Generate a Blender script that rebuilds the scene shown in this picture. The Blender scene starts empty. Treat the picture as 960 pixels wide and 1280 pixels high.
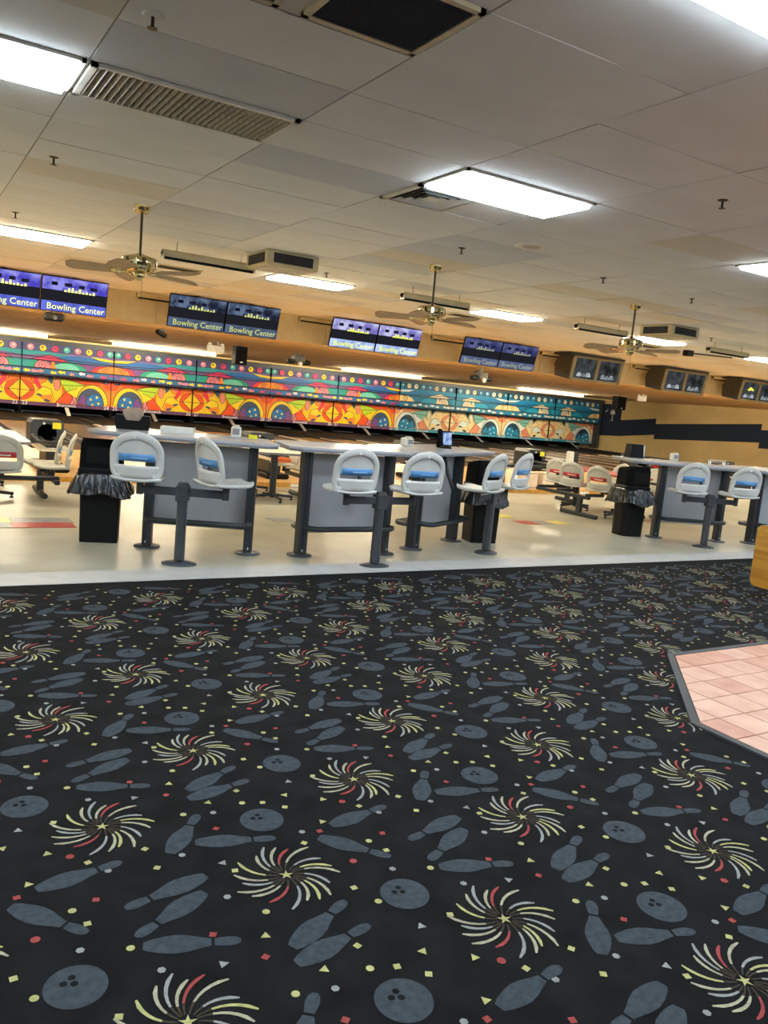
import bpy, math, random
from mathutils import Vector, Matrix
random.seed(7)
PI = math.pi
S = bpy.context.scene
COL = S.collection

# ---------------------------------------------------------------- camera, world, exposure
FPX, YAW, PITCH, ROLL, CAMH = 1010.8, .54997, .137184, .091364, 1.6
_f = Vector((math.sin(YAW)*math.cos(PITCH), math.cos(YAW)*math.cos(PITCH), -math.sin(PITCH)))
_r = Vector((math.cos(YAW), -math.sin(YAW), 0)); _u = _r.cross(_f)
_r2 = math.cos(ROLL)*_r + math.sin(ROLL)*_u; _u2 = -math.sin(ROLL)*_r + math.cos(ROLL)*_u
cam = bpy.data.cameras.new('camera'); camo = bpy.data.objects.new('camera', cam); COL.objects.link(camo)
cam.sensor_fit = 'HORIZONTAL'; cam.sensor_width = 36; cam.lens = FPX/960*36; cam.clip_end = 200; cam.clip_start = .05
camo.matrix_world = Matrix(((_r2.x, _u2.x, -_f.x, 0), (_r2.y, _u2.y, -_f.y, 0), (_r2.z, _u2.z, -_f.z, CAMH), (0, 0, 0, 1)))
S.camera = camo
W = bpy.data.worlds.new('world'); S.world = W; W.use_nodes = True
W.node_tree.nodes['Background'].inputs[0].default_value = (.5, .5, .5, 1)
W.node_tree.nodes['Background'].inputs[1].default_value = .05
S.view_settings.view_transform = 'Standard'; S.view_settings.look = 'None'
S.view_settings.gamma = 1; S.view_settings.use_curve_mapping = False
S.view_settings.exposure = 0.92
LAMP_NEAR, LAMP_FAR, LAMP_MASK, LAMP_FILL = 18.5, 24.0, 115.0, 190.0
COOL, WARM, MASKC = (.76, .89, 1.0), (1.0, .92, .70), (1.0, .88, .63)

# ---------------------------------------------------------------- materials
def lin(c):
    return tuple(((x/255)/12.92 if x/255 <= .04045 else ((x/255+.055)/1.055)**2.4) for x in c)
MATS = {}
def mat(name, col, rough=.6, metal=0, var=.06, scale=6, bump=0, bscale=60, emit=0, spec=.5, col2=None):
    """col in sRGB 0-255; a little noise in colour so nothing is flat"""
    if name in MATS: return MATS[name]
    m = bpy.data.materials.new(name); m.use_nodes = True; nt = m.node_tree; N = nt.nodes
    b = N['Principled BSDF']; L = lin(col)
    b.inputs['Roughness'].default_value = rough; b.inputs['Metallic'].default_value = metal
    b.inputs['Specular IOR Level'].default_value = spec
    tc = N.new('ShaderNodeTexCoord'); nz = N.new('ShaderNodeTexNoise')
    nz.inputs['Scale'].default_value = scale; nz.inputs['Detail'].default_value = 4
    nt.links.new(tc.outputs['Object'], nz.inputs['Vector'])
    mx = N.new('ShaderNodeMix'); mx.data_type = 'RGBA'
    if col2: A, B = L, lin(col2)
    else: A, B = tuple(x*(1-var*1.6) for x in L), tuple(min(1, x*(1+var*1.6)) for x in L)
    mx.inputs[6].default_value = (*A, 1); mx.inputs[7].default_value = (*B, 1)
    rp = N.new('ShaderNodeMapRange'); rp.inputs[1].default_value = .3; rp.inputs[2].default_value = .7
    nt.links.new(nz.outputs['Fac'], rp.inputs[0]); nt.links.new(rp.outputs[0], mx.inputs[0])
    nt.links.new(mx.outputs[2], b.inputs['Base Color'])
    if emit:
        nt.links.new(mx.outputs[2], b.inputs['Emission Color']); b.inputs['Emission Strength'].default_value = emit
    if bump:
        n2 = N.new('ShaderNodeTexNoise'); n2.inputs['Scale'].default_value = bscale; n2.inputs['Detail'].default_value = 3
        nt.links.new(tc.outputs['Object'], n2.inputs['Vector'])
        bp = N.new('ShaderNodeBump'); bp.inputs['Strength'].default_value = bump; bp.inputs['Distance'].default_value = .01
        nt.links.new(n2.outputs['Fac'], bp.inputs['Height']); nt.links.new(bp.outputs[0], b.inputs['Normal'])
    MATS[name] = m; return m
def wood(name, c1, c2, rough=.35, sx=.6, sy=12, bump=0):
    if name in MATS: return MATS[name]
    m = bpy.data.materials.new(name); m.use_nodes = True; nt = m.node_tree; N = nt.nodes; b = N['Principled BSDF']
    b.inputs['Roughness'].default_value = rough
    tc = N.new('ShaderNodeTexCoord'); mp = N.new('ShaderNodeMapping'); mp.inputs['Scale'].default_value = (sy, sx, sy)
    nz = N.new('ShaderNodeTexNoise'); nz.inputs['Scale'].default_value = 1; nz.inputs['Detail'].default_value = 6
    nt.links.new(tc.outputs['Object'], mp.inputs[0]); nt.links.new(mp.outputs[0], nz.inputs['Vector'])
    cr = N.new('ShaderNodeValToRGB'); cr.color_ramp.elements[0].position = .32; cr.color_ramp.elements[1].position = .68
    cr.color_ramp.elements[0].color = (*lin(c1), 1); cr.color_ramp.elements[1].color = (*lin(c2), 1)
    nt.links.new(nz.outputs['Fac'], cr.inputs[0]); nt.links.new(cr.outputs[0], b.inputs['Base Color'])
    MATS[name] = m; return m
def emis(name, col, strength, lincol=False):
    if name in MATS: return MATS[name]
    m = bpy.data.materials.new(name); m.use_nodes = True; nt = m.node_tree; N = nt.nodes
    N.remove(N['Principled BSDF']); e = N.new('ShaderNodeEmission')
    e.inputs[0].default_value = (*(col if lincol else lin(col)), 1); e.inputs[1].default_value = strength
    nt.links.new(e.outputs[0], N['Material Output'].inputs[0]); MATS[name] = m; return m
def emis_noise(name, c1, c2, strength, scale=3):
    if name in MATS: return MATS[name]
    m = bpy.data.materials.new(name); m.use_nodes = True; nt = m.node_tree; N = nt.nodes
    N.remove(N['Principled BSDF']); e = N.new('ShaderNodeEmission'); e.inputs[1].default_value = strength
    tc = N.new('ShaderNodeTexCoord'); nz = N.new('ShaderNodeTexNoise'); nz.inputs['Scale'].default_value = scale; nz.inputs['Detail'].default_value = 3
    cr = N.new('ShaderNodeValToRGB'); cr.color_ramp.elements[0].position = .38; cr.color_ramp.elements[1].position = .62
    cr.color_ramp.elements[0].color = (*lin(c1), 1); cr.color_ramp.elements[1].color = (*lin(c2), 1)
    nt.links.new(tc.outputs['Object'], nz.inputs['Vector']); nt.links.new(nz.outputs['Fac'], cr.inputs[0])
    nt.links.new(cr.outputs[0], e.inputs[0]); nt.links.new(e.outputs[0], N['Material Output'].inputs[0]); MATS[name] = m; return m

M_TILE = mat('ceiling_tile_board', (235, 235, 232), .9, var=.035, scale=1.3, bump=.25, bscale=140)
M_TILE2 = mat('ceiling_tile_board_grey', (216, 219, 222), .9, var=.035, scale=1.3, bump=.25, bscale=140)
M_TILE3 = mat('ceiling_tile_board_tan', (226, 220, 206), .9, var=.035, scale=1.3, bump=.25, bscale=140)
M_TBAR = mat('ceiling_grid_paint', (150, 145, 134), .6)
M_PLEN = mat('plenum_dark', (70, 64, 54), .9)
M_BULK = mat('bulkhead_paint', (214, 202, 166), .8, var=.03)
M_LOWC = mat('lower_ceiling_board', (246, 216, 160), .85, var=.05, scale=.8)
M_MUST = mat('mustard_wall_paint', (222, 194, 136), .8, var=.06, scale=.7)
M_NAVY = mat('navy_wall_paint', (24, 40, 62), .8, var=.05)
M_WALL = mat('cream_wall_paint', (226, 218, 200), .9)
M_VINYL = mat('vinyl_floor', (160, 156, 137), .3, scale=1.6, col2=(186, 182, 164))
M_VGREY = mat('vinyl_grey', (140, 140, 142), .3); M_VRED = mat('vinyl_red', (176, 60, 62), .3); M_VYEL = mat('vinyl_yellow', (226, 205, 90), .3)
M_STRIP = mat('threshold_grey', (176, 174, 170), .5)
M_CARPET = mat('carpet_black_pile', (18, 18, 19), .95, var=.35, scale=7, bump=.5, bscale=500, spec=.15)
M_CBLUE = mat('carpet_slate_blue', (60, 66, 71), .95, var=.13, scale=40, bump=.4, bscale=500, spec=.1)
M_CCREAM = mat('carpet_cream', (152, 146, 122), .95, var=.15, scale=40, spec=.1)
M_CYEL = mat('carpet_yellow_green', (162, 156, 104), .95, var=.12, scale=40, spec=.1)
M_CRED = mat('carpet_red', (138, 62, 60), .95, var=.12, scale=40, spec=.1)
M_CPALE = mat('carpet_pale_grey', (132, 132, 128), .95, var=.1, scale=40, spec=.1)
M_CBROWN = mat('carpet_dim_brown', (62, 54, 44), .95, var=.15, scale=40, spec=.1)
M_PINK = mat('pink_quarry_tile', (192, 142, 120), .5, scale=5, col2=(212, 168, 146))
M_PINK2 = mat('pink_quarry_tile_dark', (178, 122, 100), .5, col2=(202, 150, 126), scale=5)
M_GROUT = mat('grout', (112, 82, 70), .9)
M_EDGE = mat('edging_rubber', (62, 62, 62), .7)
M_APPR = wood('approach_wood', (188, 142, 80), (212, 170, 108), .35)
M_LANE = wood('lane_wood', (104, 74, 48), (134, 98, 66), .26)
M_GUTTER = mat('gutter_dark', (40, 37, 35), .6, spec=.2); M_CAP = mat('capping_pale', (196, 176, 152), .4); M_DECKSHADE = mat('pin_deck_lane_shade', (20, 18, 17), .7, spec=.08)  # the last colour covers the pin deck and the painted shade before it
M_BLACK = mat('black_plastic', (9, 9, 10), .5, var=.1, spec=.2); M_MBLACK = mat('matt_black', (8, 8, 9), .85, spec=.15)
M_BAG = mat('black_bag_film', (15, 16, 18), .25, var=.2, scale=9, bump=.5, bscale=30)
M_DSTEEL = mat('dark_grey_paint', (62, 65, 70), .42, var=.05); M_DSTEEL2 = mat('charcoal_paint', (42, 45, 49), .4)
M_PANEL = mat('grey_laminate', (150, 151, 154), .5, var=.05, scale=2)
M_TOP = mat('table_laminate', (176, 178, 184), .25, var=.06, scale=5); M_TOPEDGE = mat('table_edge_band', (120, 124, 132), .35)
M_SEAT = mat('seat_plastic', (200, 199, 194), .38, var=.03); M_SEATL = mat('seat_plastic_cream', (198, 194, 180), .4, var=.03)
M_LBLUE = mat('label_blue', (78, 134, 186), .4, var=.05); M_LRED = mat('label_red', (184, 44, 52), .4); M_LTXT = mat('label_print_pale', (120, 165, 205), .4)
M_BRASS = mat('brass', (206, 190, 140), .16, 1.0); M_BLADE = mat('fan_blade_tan', (176, 148, 112), .5, var=.08, scale=9); M_BRONZE = mat('dark_bronze', (70, 56, 40), .35, .8)
M_WHITE = mat('white_enamel', (226, 224, 214), .4); M_CREAMM = mat('cream_metal', (206, 192, 156), .4)
M_DKGRILLE = mat('return_grille_dark', (72, 78, 90), .7, bump=.8, bscale=200)
M_SLAT = mat('dusty_slat', (200, 192, 176), .7, var=.15, scale=20); M_VENTD = mat('vent_dark', (48, 44, 40), .9)
M_OAK = wood('honey_oak_laminate', (176, 116, 38), (214, 158, 66), .3, .9, 14)
M_CRTB = mat('crt_cabinet_dark', (64, 62, 58), .5); M_CRTF = mat('crt_face_tan', (140, 132, 108), .5)
M_YTAG = mat('yellow_tag', (238, 226, 40), .5); M_ORANGE = mat('orange_plastic', (235, 120, 60), .4); M_CREAMT = mat('cream_laminate', (224, 214, 192), .35)
M_REDT = mat('red_edge_band', (188, 84, 76), .4); M_CARD = mat('cream_card', (226, 206, 178), .7, var=.08)

# ---------------------------------------------------------------- mesh helpers
class MB:
    def __init__(s): s.v, s.f, s.mi, s.sm = [], [], [], []
    def add(s, vs, fs, mi=0, sm=False, M=None):
        o = len(s.v)
        for p in vs:
            p = Vector(p); s.v.append(M @ p if M else p)
        for f in fs: s.f.append([o+i for i in f]); s.mi.append(mi); s.sm.append(sm)
    def box(s, c, d, mi=0, M=None, taper=1.0):
        x, y, z = c; a, b, e = d[0]/2, d[1]/2, d[2]/2; t = taper
        vs = [(x-a, y-b, z-e), (x+a, y-b, z-e), (x+a, y+b, z-e), (x-a, y+b, z-e), (x-a*t, y-b*t, z+e), (x+a*t, y-b*t, z+e), (x+a*t, y+b*t, z+e), (x-a*t, y+b*t, z+e)]
        s.add(vs, [(0, 3, 2, 1), (4, 5, 6, 7), (0, 1, 5, 4), (1, 2, 6, 5), (2, 3, 7, 6), (3, 0, 4, 7)], mi, False, M)
    def lo(s, a, b, mi=0, M=None):
        s.box([(a[i]+b[i])/2 for i in range(3)], [b[i]-a[i] for i in range(3)], mi, M)
    def rbox(s, c, d, r=.01, mi=0, M=None):
        """box with chamfered vertical and horizontal edges"""
        x, y, z = c; a, b, e = d[0]/2, d[1]/2, d[2]/2
        def ring(ix, iy, zz):
            A, B = a-ix, b-iy; k = r
            return [(x-A+k, y-B, zz), (x+A-k, y-B, zz), (x+A, y-B+k, zz), (x+A, y+B-k, zz), (x+A-k, y+B, zz), (x-A+k, y+B, zz), (x-A, y+B-k, zz), (x-A, y-B+k, zz)]
        rs = [ring(r, r, z-e), ring(0, 0, z-e+r), ring(0, 0, z+e-r), ring(r, r, z+e)]
        vs = sum(rs, []); fs = [tuple(reversed(range(8))), tuple(range(24, 32))]
        for k in range(3):
            for i in range(8): j = (i+1) % 8; fs.append((k*8+i, k*8+j, k*8+8+j, k*8+8+i))
        s.add(vs, fs, mi, False, M)
    def prism(s, poly, z0, z1, mi=0, M=None, mis=None):
        n = len(poly); vs = [(x, y, z0) for x, y in poly]+[(x, y, z1) for x, y in poly]
        s.add(vs, [tuple(reversed(range(n))), tuple(range(n, 2*n))], mi, False, M)
        s.add(vs, [(i, (i+1) % n, n+(i+1) % n, n+i) for i in range(n)], mi if mis is None else mis, False, M)
    def tube(s, path, r, n=8, closed=False, mi=0, M=None, cap=True, ry=None, up=(0, 0, 1)):
        P = [Vector(p) for p in path]; m = len(P); rings = []; pu = Vector(up)
        for i in range(m):
            if closed: t = P[(i+1) % m]-P[i-1]
            else: t = P[min(i+1, m-1)]-P[max(i-1, 0)]
            t.normalize(); a = pu-t*pu.dot(t)
            if a.length < 1e-4: a = Vector((1, 0, 0))-t*t.x
            if a.length < 1e-4: a = Vector((0, 1, 0))-t*t.y
            a.normalize(); b = t.cross(a); rr = r[i] if isinstance(r, (list, tuple)) else r
            q = ry if ry is not None else rr
            rings.append([P[i]+a*rr*math.cos(2*PI*k/n)+b*q*math.sin(2*PI*k/n) for k in range(n)])
        vs = sum(rings, []); fs = []
        for i in range(m if closed else m-1):
            j = (i+1) % m
            for k in range(n): l = (k+1) % n; fs.append((i*n+k, i*n+l, j*n+l, j*n+k))
        s.add(vs, fs, mi, True, M)
        if cap and not closed:
            s.add(rings[0], [tuple(reversed(range(n)))], mi, False, M); s.add(rings[-1], [tuple(range(n))], mi, False, M)
    def lathe(s, prof, n=20, c=(0, 0, 0), mi=0, M=None, sx=1, sy=1, smooth=True):
        vs = []; m = len(prof)
        for r, z in prof:
            for k in range(n): a = 2*PI*k/n; vs.append((c[0]+r*sx*math.cos(a), c[1]+r*sy*math.sin(a), c[2]+z))
        fs = [(i*n+k, i*n+(k+1) % n, (i+1)*n+(k+1) % n, (i+1)*n+k) for i in range(m-1) for k in range(n)]
        s.add(vs, fs, mi, smooth, M)
        s.add(vs[:n], [tuple(reversed(range(n)))], mi, False, M); s.add(vs[-n:], [tuple(range(n))], mi, False, M)
    def slab(s, rows, thick, mi=0, M=None):
        """rows: list of rows of points; offsets along +y by thick makes a closed shell"""
        R, C = len(rows), len(rows[0]); A = sum([list(r) for r in rows], [])
        B = [(p[0], p[1]+thick, p[2]) for p in A]; vs = A+B; n = R*C; fs = []
        for i in range(R-1):
            for j in range(C-1):
                a, b, c, d = i*C+j, i*C+j+1, (i+1)*C+j+1, (i+1)*C+j
                fs += [(a, b, c, d), (n+d, n+c, n+b, n+a)]
        for j in range(C-1): fs += [(j+1, j, n+j, n+j+1), ((R-1)*C+j, (R-1)*C+j+1, n+(R-1)*C+j+1, n+(R-1)*C+j)]
        for i in range(R-1): fs += [(i*C, (i+1)*C, n+(i+1)*C, n+i*C), ((i+1)*C+C-1, i*C+C-1, n+i*C+C-1, n+(i+1)*C+C-1)]
        s.add(vs, fs, mi, True, M)
    def mesh(s, name, mats):
        me = bpy.data.meshes.new(name); me.from_pydata([tuple(p) for p in s.v], [], s.f)
        for m in (mats if isinstance(mats, (list, tuple)) else [mats]): me.materials.append(m)
        me.polygons.foreach_set('material_index', s.mi); me.polygons.foreach_set('use_smooth', s.sm)
        me.update(); return me
    def build(s, name, mats, parent=None, loc=None, rz=0):
        return put(name, s.mesh(name, mats), parent, loc, rz)
def put(name, me, parent=None, loc=None, rz=0):
    o = bpy.data.objects.new(name, me); COL.objects.link(o)
    if parent: o.parent = parent
    if loc is not None: o.location = loc
    if rz: o.rotation_euler = (0, 0, rz)
    return o
def tag(o, label=None, cat=None, group=None, kind=None):
    if label: o['label'] = label
    if cat: o['category'] = cat
    if group: o['group'] = group
    if kind: o['kind'] = kind
    return o
def thing(name, label, cat, loc=(0, 0, 0), rz=0, group=None):
    o = bpy.data.objects.new(name, None); COL.objects.link(o); o.location = loc; o.rotation_euler = (0, 0, rz); o.empty_display_size = .1
    return tag(o, label, cat, group)
def struct(name, mb, mats, label=None):
    o = mb.build(name, mats); tag(o, label, None, None, 'structure'); return o
def copy_tree(o, parent=None):
    c = o.copy(); COL.objects.link(c)
    if parent: c.parent = parent
    for ch in list(o.children): copy_tree(ch, c)
    return c
def T(x=0, y=0, z=0, rz=0, rx=0, ry=0):
    return Matrix.Translation((x, y, z)) @ Matrix.Rotation(rz, 4, 'Z') @ Matrix.Rotation(rx, 4, 'X') @ Matrix.Rotation(ry, 4, 'Y')
def text_mesh(body, size, mat_, extrude=.002):
    cu = bpy.data.curves.new('text', 'FONT'); cu.body = body; cu.size = size; cu.align_x = 'CENTER'; cu.align_y = 'CENTER'
    cu.extrude = extrude; cu.resolution_u = 2
    o = bpy.data.objects.new('text', cu); COL.objects.link(o)
    bpy.context.view_layer.update()
    me = bpy.data.meshes.new_from_object(o.evaluated_get(bpy.context.evaluated_depsgraph_get()))
    bpy.data.objects.remove(o); bpy.data.curves.remove(cu)
    me.materials.clear(); me.materials.append(mat_); return me

# ---------------------------------------------------------------- room shell
XL, XR, YB, YS, YM, YF = -7.0, 34.4, -5.0, 12.4, 33.45, 35.2
YE = 6.37                     # carpet edge
ZC, ZL, YBULK, ZV = 3.2, 2.76, 16.0, 2.65
APZ = .07                     # approach height
LNZ = -.10                    # lane surface

b = MB(); b.lo((XL, YE, -.1), (XR, YS, 0)); floor = struct('floor', b, M_VINYL, 'cream vinyl tile concourse floor')
# coloured vinyl tiles let into the floor
ft = MB(); ft.lo((-.152, -.152, 0), (.152, .152, .003))
fm = {k: ft.mesh('floor_tile', m) for k, m in (('g', M_VGREY), ('r', M_VRED), ('y', M_VYEL))}
for k, x, y in [('g', 1.19, 9.15), ('r', 1.17, 8.85), ('g', 1.49-.0, 9.15), ('r', 1.47, 8.85), ('y', .88, 9.15), ('g', .86, 8.85), ('r', 8.0, 9.0), ('g', 8.3, 9.0), ('y', 8.6, 9.0), ('y', 8.0, 9.6), ('g', 4.15, 9.2), ('y', 2.9, 9.8), ('r', .55, 9.15)]:
    put('floor_tile', fm[k], floor, (x, y, 0))
# approach and riser
b = MB(); b.lo((XL, YS+.03, -.1), (XR, 16.9, APZ)); ap = struct('floor_approach', b, M_APPR, 'honey wood bowling approach')
b = MB(); b.lo((XL, YS, -.1), (XR, YS+.03, APZ+.004)); struct('trim_1', b, M_OAK, 'wood nosing of the approach step')
PW, PX0 = 3.34, 4.03          # lane pair width; boundary 22|23
plate = MB(); plate.rbox((0, 0, 0), (.26, .012, .05), .004); plm = plate.mesh('lane_number_plate', M_WHITE)
for k in range(-1, 9):
    o = put('lane_number_plate', plm, ap, (PX0+PW*k-1.53, YS-.006, .035))
# carpet
b = MB(); b.lo((XL, YB, -.1), (XR, YE-.02, 0)); carpet = struct('floor_carpet', b, M_CARPET, 'black carpet printed with bowling pins, balls and fireworks')
b = MB(); b.prism([(YE-.03, -.004), (YE-.03, .003), (YE+.02, .010), (YE+.34, .010), (YE+.36, .004), (YE+.36, -.004)], XL, XR, M=Matrix(((0, 0, 1, 0), (1, 0, 0, 0), (0, 1, 0, 0), (0, 0, 0, 1))))
struct('trim_2', b, M_STRIP, 'pale grey threshold strip between carpet and vinyl')

# carpet print: one repeat decoded from the floor, set out on its lattice
CPX, CPY, COX, COY = 1.0298, 1.0065, .417, 2.007
C_ = MB(); ZP = .0015
def cpoly(pts, mi):
    n = len(pts); C_.add([(x, y, ZP) for x, y in pts], [tuple(range(n))], mi)
def pin(x, y, L, ang):
    prof = [(0, .016), (.07, .026), (.2, .036), (.33, .0405), (.45, .036), (.58, .024), (.69, .0155)]
    head = [(.725, .0145), (.79, .018), (.88, .0205), (.95, .017), (1.0, .008)]
    ca, sa = math.cos(ang), math.sin(ang)
    for pr in (prof, head):
        pts = [(t*L-L/2, -w) for t, w in pr]+[(t*L-L/2, w) for t, w in reversed(pr)]
        cpoly([(x+a*ca-c*sa, y+a*sa+c*ca) for a, c in pts], 0)
PINS = [(.10, .497, .278, 11), (.319, .044, .277, -18), (.303, .197, .278, -153), (.320, .309, .286, -166), (.615, .506, .285, -16), (.467, .617, .272, 52), (.684, .879, .284, 13.5), (.687, .980, .281, 28.5), (.979, .310, .278, -49)]
FW = [(.22, .765), (.693, .247)]; BALL = [(0, .003), (.75, .602)]
CONF = dict(ty=[(.368, .928), (.95, .507), (.026, .659), (.96, .842), (.517, .991), (.61, .794), (.528, .391), (.902, .744)],
 red=[(.483, .907), (.089, .615), (.118, .351), (.912, .451), (.934, .233), (.577, .605), (.382, .057)],
 wh=[(.212, .973), (.182, .488), (.479, .21), (.851, .47), (.42, .487), (.035, .139), (.604, .716)],
 yc=[(.159, .093), (.046, .324), (.901, .002), (.5, .742), (.56, .094), (.727, .745)],
 ys=[(.074, .853), (.074, .247), (.134, .559), (.318, .569), (.326, .446), (.549, .334), (.864, .096), (.74, .843), (.827, .4), (.865, .657), (.8, .72)])
def in_pink(x, y): return x > 3.6 and y < 3.75 and (y-x) < -1.0
def cell(ox, oy):
    ok = lambda x, y: y < YE-.22 and not in_pink(x, y)
    for u, v, L, a in PINS:
        x, y = ox+u*CPX, oy+v*CPY
        if ok(x, y): pin(x, y, L, math.radians(a))
    for u, v in BALL:
        x, y = ox+u*CPX, oy+v*CPY
        if not ok(x, y): continue
        # disc built around its three finger holes
        cpoly([(x+.082*math.cos(2*PI*k/28), y+.082*math.sin(2*PI*k/28)) for k in range(28)], 0)
        for hx, hy in ((-.028, .020), (-.004, .036), (-.002, .010)):
            C_.add([(x+hx+.0105*math.cos(2*PI*k/10), y+hy+.0105*math.sin(2*PI*k/10), ZP+.0008) for k in range(10)], [tuple(range(10))], 6)
    for fi, (u, v) in enumerate(FW):
        x, y = ox+u*CPX, oy+v*CPY
        if not ok(x, y): continue
        n = 19
        for k in range(n):
            a0 = 2*PI*k/n+.11*fi+.1*math.sin(k*5.1); Lr = .168+.018*math.sin(k*2.3+fi)
            mi = 3 if k in (4, 13) else (2 if k in (1, 8, 16) else (4 if k % 4 == 2 else 1))
            lft, rgt = [], []
            for q in range(8):
                t = q/7; r = .026+(Lr-.026)*t; a = a0-.52*t**1.4+.1; w = .0022+.0046*t
                if q == 7: w = .003
                cx, cy = x+r*math.cos(a), y+r*math.sin(a); nx, ny = -math.sin(a-.5*t), math.cos(a-.5*t)
                lft.append((cx+nx*w, cy+ny*w)); rgt.append((cx-nx*w, cy-ny*w))
            for q in range(7):
                cpoly([lft[q], rgt[q], rgt[q+1], lft[q+1]], mi if q > 1 else 5)
        st = []
        for k in range(10):
            r = .026 if k % 2 == 0 else .009; st.append((x+r*math.cos(PI*k/5), y+r*math.sin(PI*k/5)))
        cpoly(st, 2)
    for key, pts in CONF.items():
        for i, (u, v) in enumerate(pts):
            x, y = ox+u*CPX, oy+v*CPY
            if not ok(x, y): continue
            a0 = i*1.9+len(key); n, r, mi = dict(ty=(3, .0175, 2), red=(4, .0145, 3), wh=(6, .0125, 4), yc=(9, .0125, 2), ys=(4, .0145, 2))[key]
            if key == 'red' and i % 3 == 1: n = 7
            if key == 'ty' and i % 3 == 0: mi = 4
            cpoly([(x+r*math.cos(a0+2*PI*k/n), y+r*math.sin(a0+2*PI*k/n)) for k in range(n)], mi)
for i in range(-3, 14):
    for j in range(-2, 5):
        X0, Y0 = COX+i*CPX, COY+j*CPY
        if X0 > 2.2*(Y0+1.6)+2.0: continue
        cell(X0, Y0)
o = C_.build('carpet_print', [M_CBLUE, M_CCREAM, M_CYEL, M_CRED, M_CPALE, M_CBROWN, M_CARPET], carpet); tag(o, 'printed pins, balls, fireworks and confetti', kind='stuff')

# pink tile area with a clipped corner and a rubber edging
GX, GY, TP = 3.955, 2.68, .235
def clip(poly, a, bb, c):       # keep a*x+b*y<=c
    out = []
    for i in range(len(poly)):
        p, q = poly[i], poly[(i+1) % len(poly)]; dp, dq = a*p[0]+bb*p[1]-c, a*q[0]+bb*q[1]-c
        if dp <= 0: out.append(p)
        if (dp < 0) != (dq < 0) and dp != dq:
            t = dp/(dp-dq); out.append((p[0]+t*(q[0]-p[0]), p[1]+t*(q[1]-p[1])))
    return out
OUT = [(3.78, -1.2), (8.0, -1.2), (8.0, 3.60), (4.70, 3.60), (3.78, 2.67)]
b = MB(); b.prism([(3.79, -1.19), (7.99, -1.19), (7.99, 3.59), (4.7, 3.59), (3.79, 2.67)], -.02, .006); pinkf = struct('floor_tiled_patch', b, M_GROUT, 'pink ceramic tile patch in the carpet')
for i in range(-1, 11):
    for j in range(-9, 5):
        x0, y0 = GX+i*TP+.004, GY+j*TP+.004; p = [(x0, y0), (x0+TP-.008, y0), (x0+TP-.008, y0+TP-.008), (x0, y0+TP-.008)]
        p = clip(p, -1, 0, -3.79); p = clip(p, 0, 1, 3.59) if p else p
        if p: p = clip(p, -(3.59-2.67), (4.7-3.79), -(3.59-2.67)*3.79+(4.7-3.79)*2.67)
        if len(p) < 3: continue
        b = MB(); b.prism(p, 0, .0105+.001*random.random()); b.build('tile', M_PINK if random.random() < .7 else M_PINK2, pinkf)
ed = MB()
pth = [(3.78, -1.2), (3.78, 2.67), (4.70, 3.60), (8.0, 3.60)]
wdt = .045
outp = [(3.78-wdt, -1.2), (3.78-wdt, 2.67+wdt*.42), (4.70-wdt*.42, 3.60+wdt), (8.0, 3.60+wdt)]
for i in range(3): ed.prism([pth[i], pth[i+1], outp[i+1], outp[i]][::-1], -.004, .012)
struct('trim_3', ed, M_EDGE, 'dark rubber edging around the pink tile patch')

# walls
b = MB(); b.lo((XR, YB, -.1), (XR+.15, YF, ZC+.1)); wr = struct('wall_right', b, M_MUST, 'mustard yellow side wall with a stepped navy stripe')
def stripe(pts, name='painted_stripe', m=M_NAVY, t=.012):
    b = MB(); n = len(pts); b.add([(XR-t, y, z) for y, z in pts]+[(XR, y, z) for y, z in pts], [tuple(range(n)), tuple(reversed(range(n, 2*n)))]+[(i, n+i, n+(i+1) % n, (i+1) % n) for i in range(n)])
    return b.build(name, m, wr)
stripe([(33.5, .72), (33.5, 2.52), (32.3, 2.52), (32.0, 2.5), (32.0, .80)])
stripe([(32.0, .80), (32.0, 1.68), (29.55, 1.92), (29.55, 1.07)])
stripe([(29.55, .84), (29.55, 1.64), (23.4, 2.08), (23.4, 1.22)])
stripe([(23.4, .95), (23.4, 1.80), (15.0, 2.2), (15.0, 1.3)])
# crescent and palm emblem on the navy corner
em = MB()
for k in range(9):
    a = PI*(.08+.84*k/8); em.add([], [])
def wpoly(bm, pts, t=.016): n = len(pts); bm.add([(XR-t, y, z) for y, z in pts], [tuple(range(n))])
tr = MB(); wpoly(tr, [(32.66, 1.62), (32.66, 2.0), (32.60, 2.0), (32.60, 1.62)])
wpoly(tr, [(32.74, 1.60), (32.74, 1.64), (32.52, 1.64), (32.52, 1.60)])
for k in range(9):
    a = -.5+(PI+1.0)*k/8; c, s_ = math.cos(a), math.sin(a)
    wpoly(tr, [(32.63, 2.0), (32.63-.10*c+.05*s_, 2.06+.10*s_+.05*c), (32.63-.21*c, 2.04+.19*s_), (32.63-.10*c-.05*s_, 2.06+.10*s_-.05*c)], .016+.001*k)
tr.build('palm_emblem', M_WHITE, wr)
cr = MB(); pa = [(33.12-.09*math.cos(t), 2.16+.09*math.sin(t)) for t in [(-2.6+i*.45) for i in range(9)]]; pb = [(33.09-.075*math.cos(t), 2.19+.075*math.sin(t)) for t in [(-2.6+i*.45) for i in range(9)]]
for i in range(8): wpoly(cr, [pa[i], pa[i+1], pb[i+1], pb[i]])
cr.build('crescent_emblem', M_WHITE, wr)
b = MB(); b.lo((XL-.15, YB, -.1), (XL, YF, ZC+.1)); struct('wall_left', b, M_WALL, 'cream side wall')
b = MB(); b.lo((XL, YB-.15, -.1), (XR, YB, ZC+.1)); struct('wall_back', b, M_WALL, 'cream rear wall')
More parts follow.
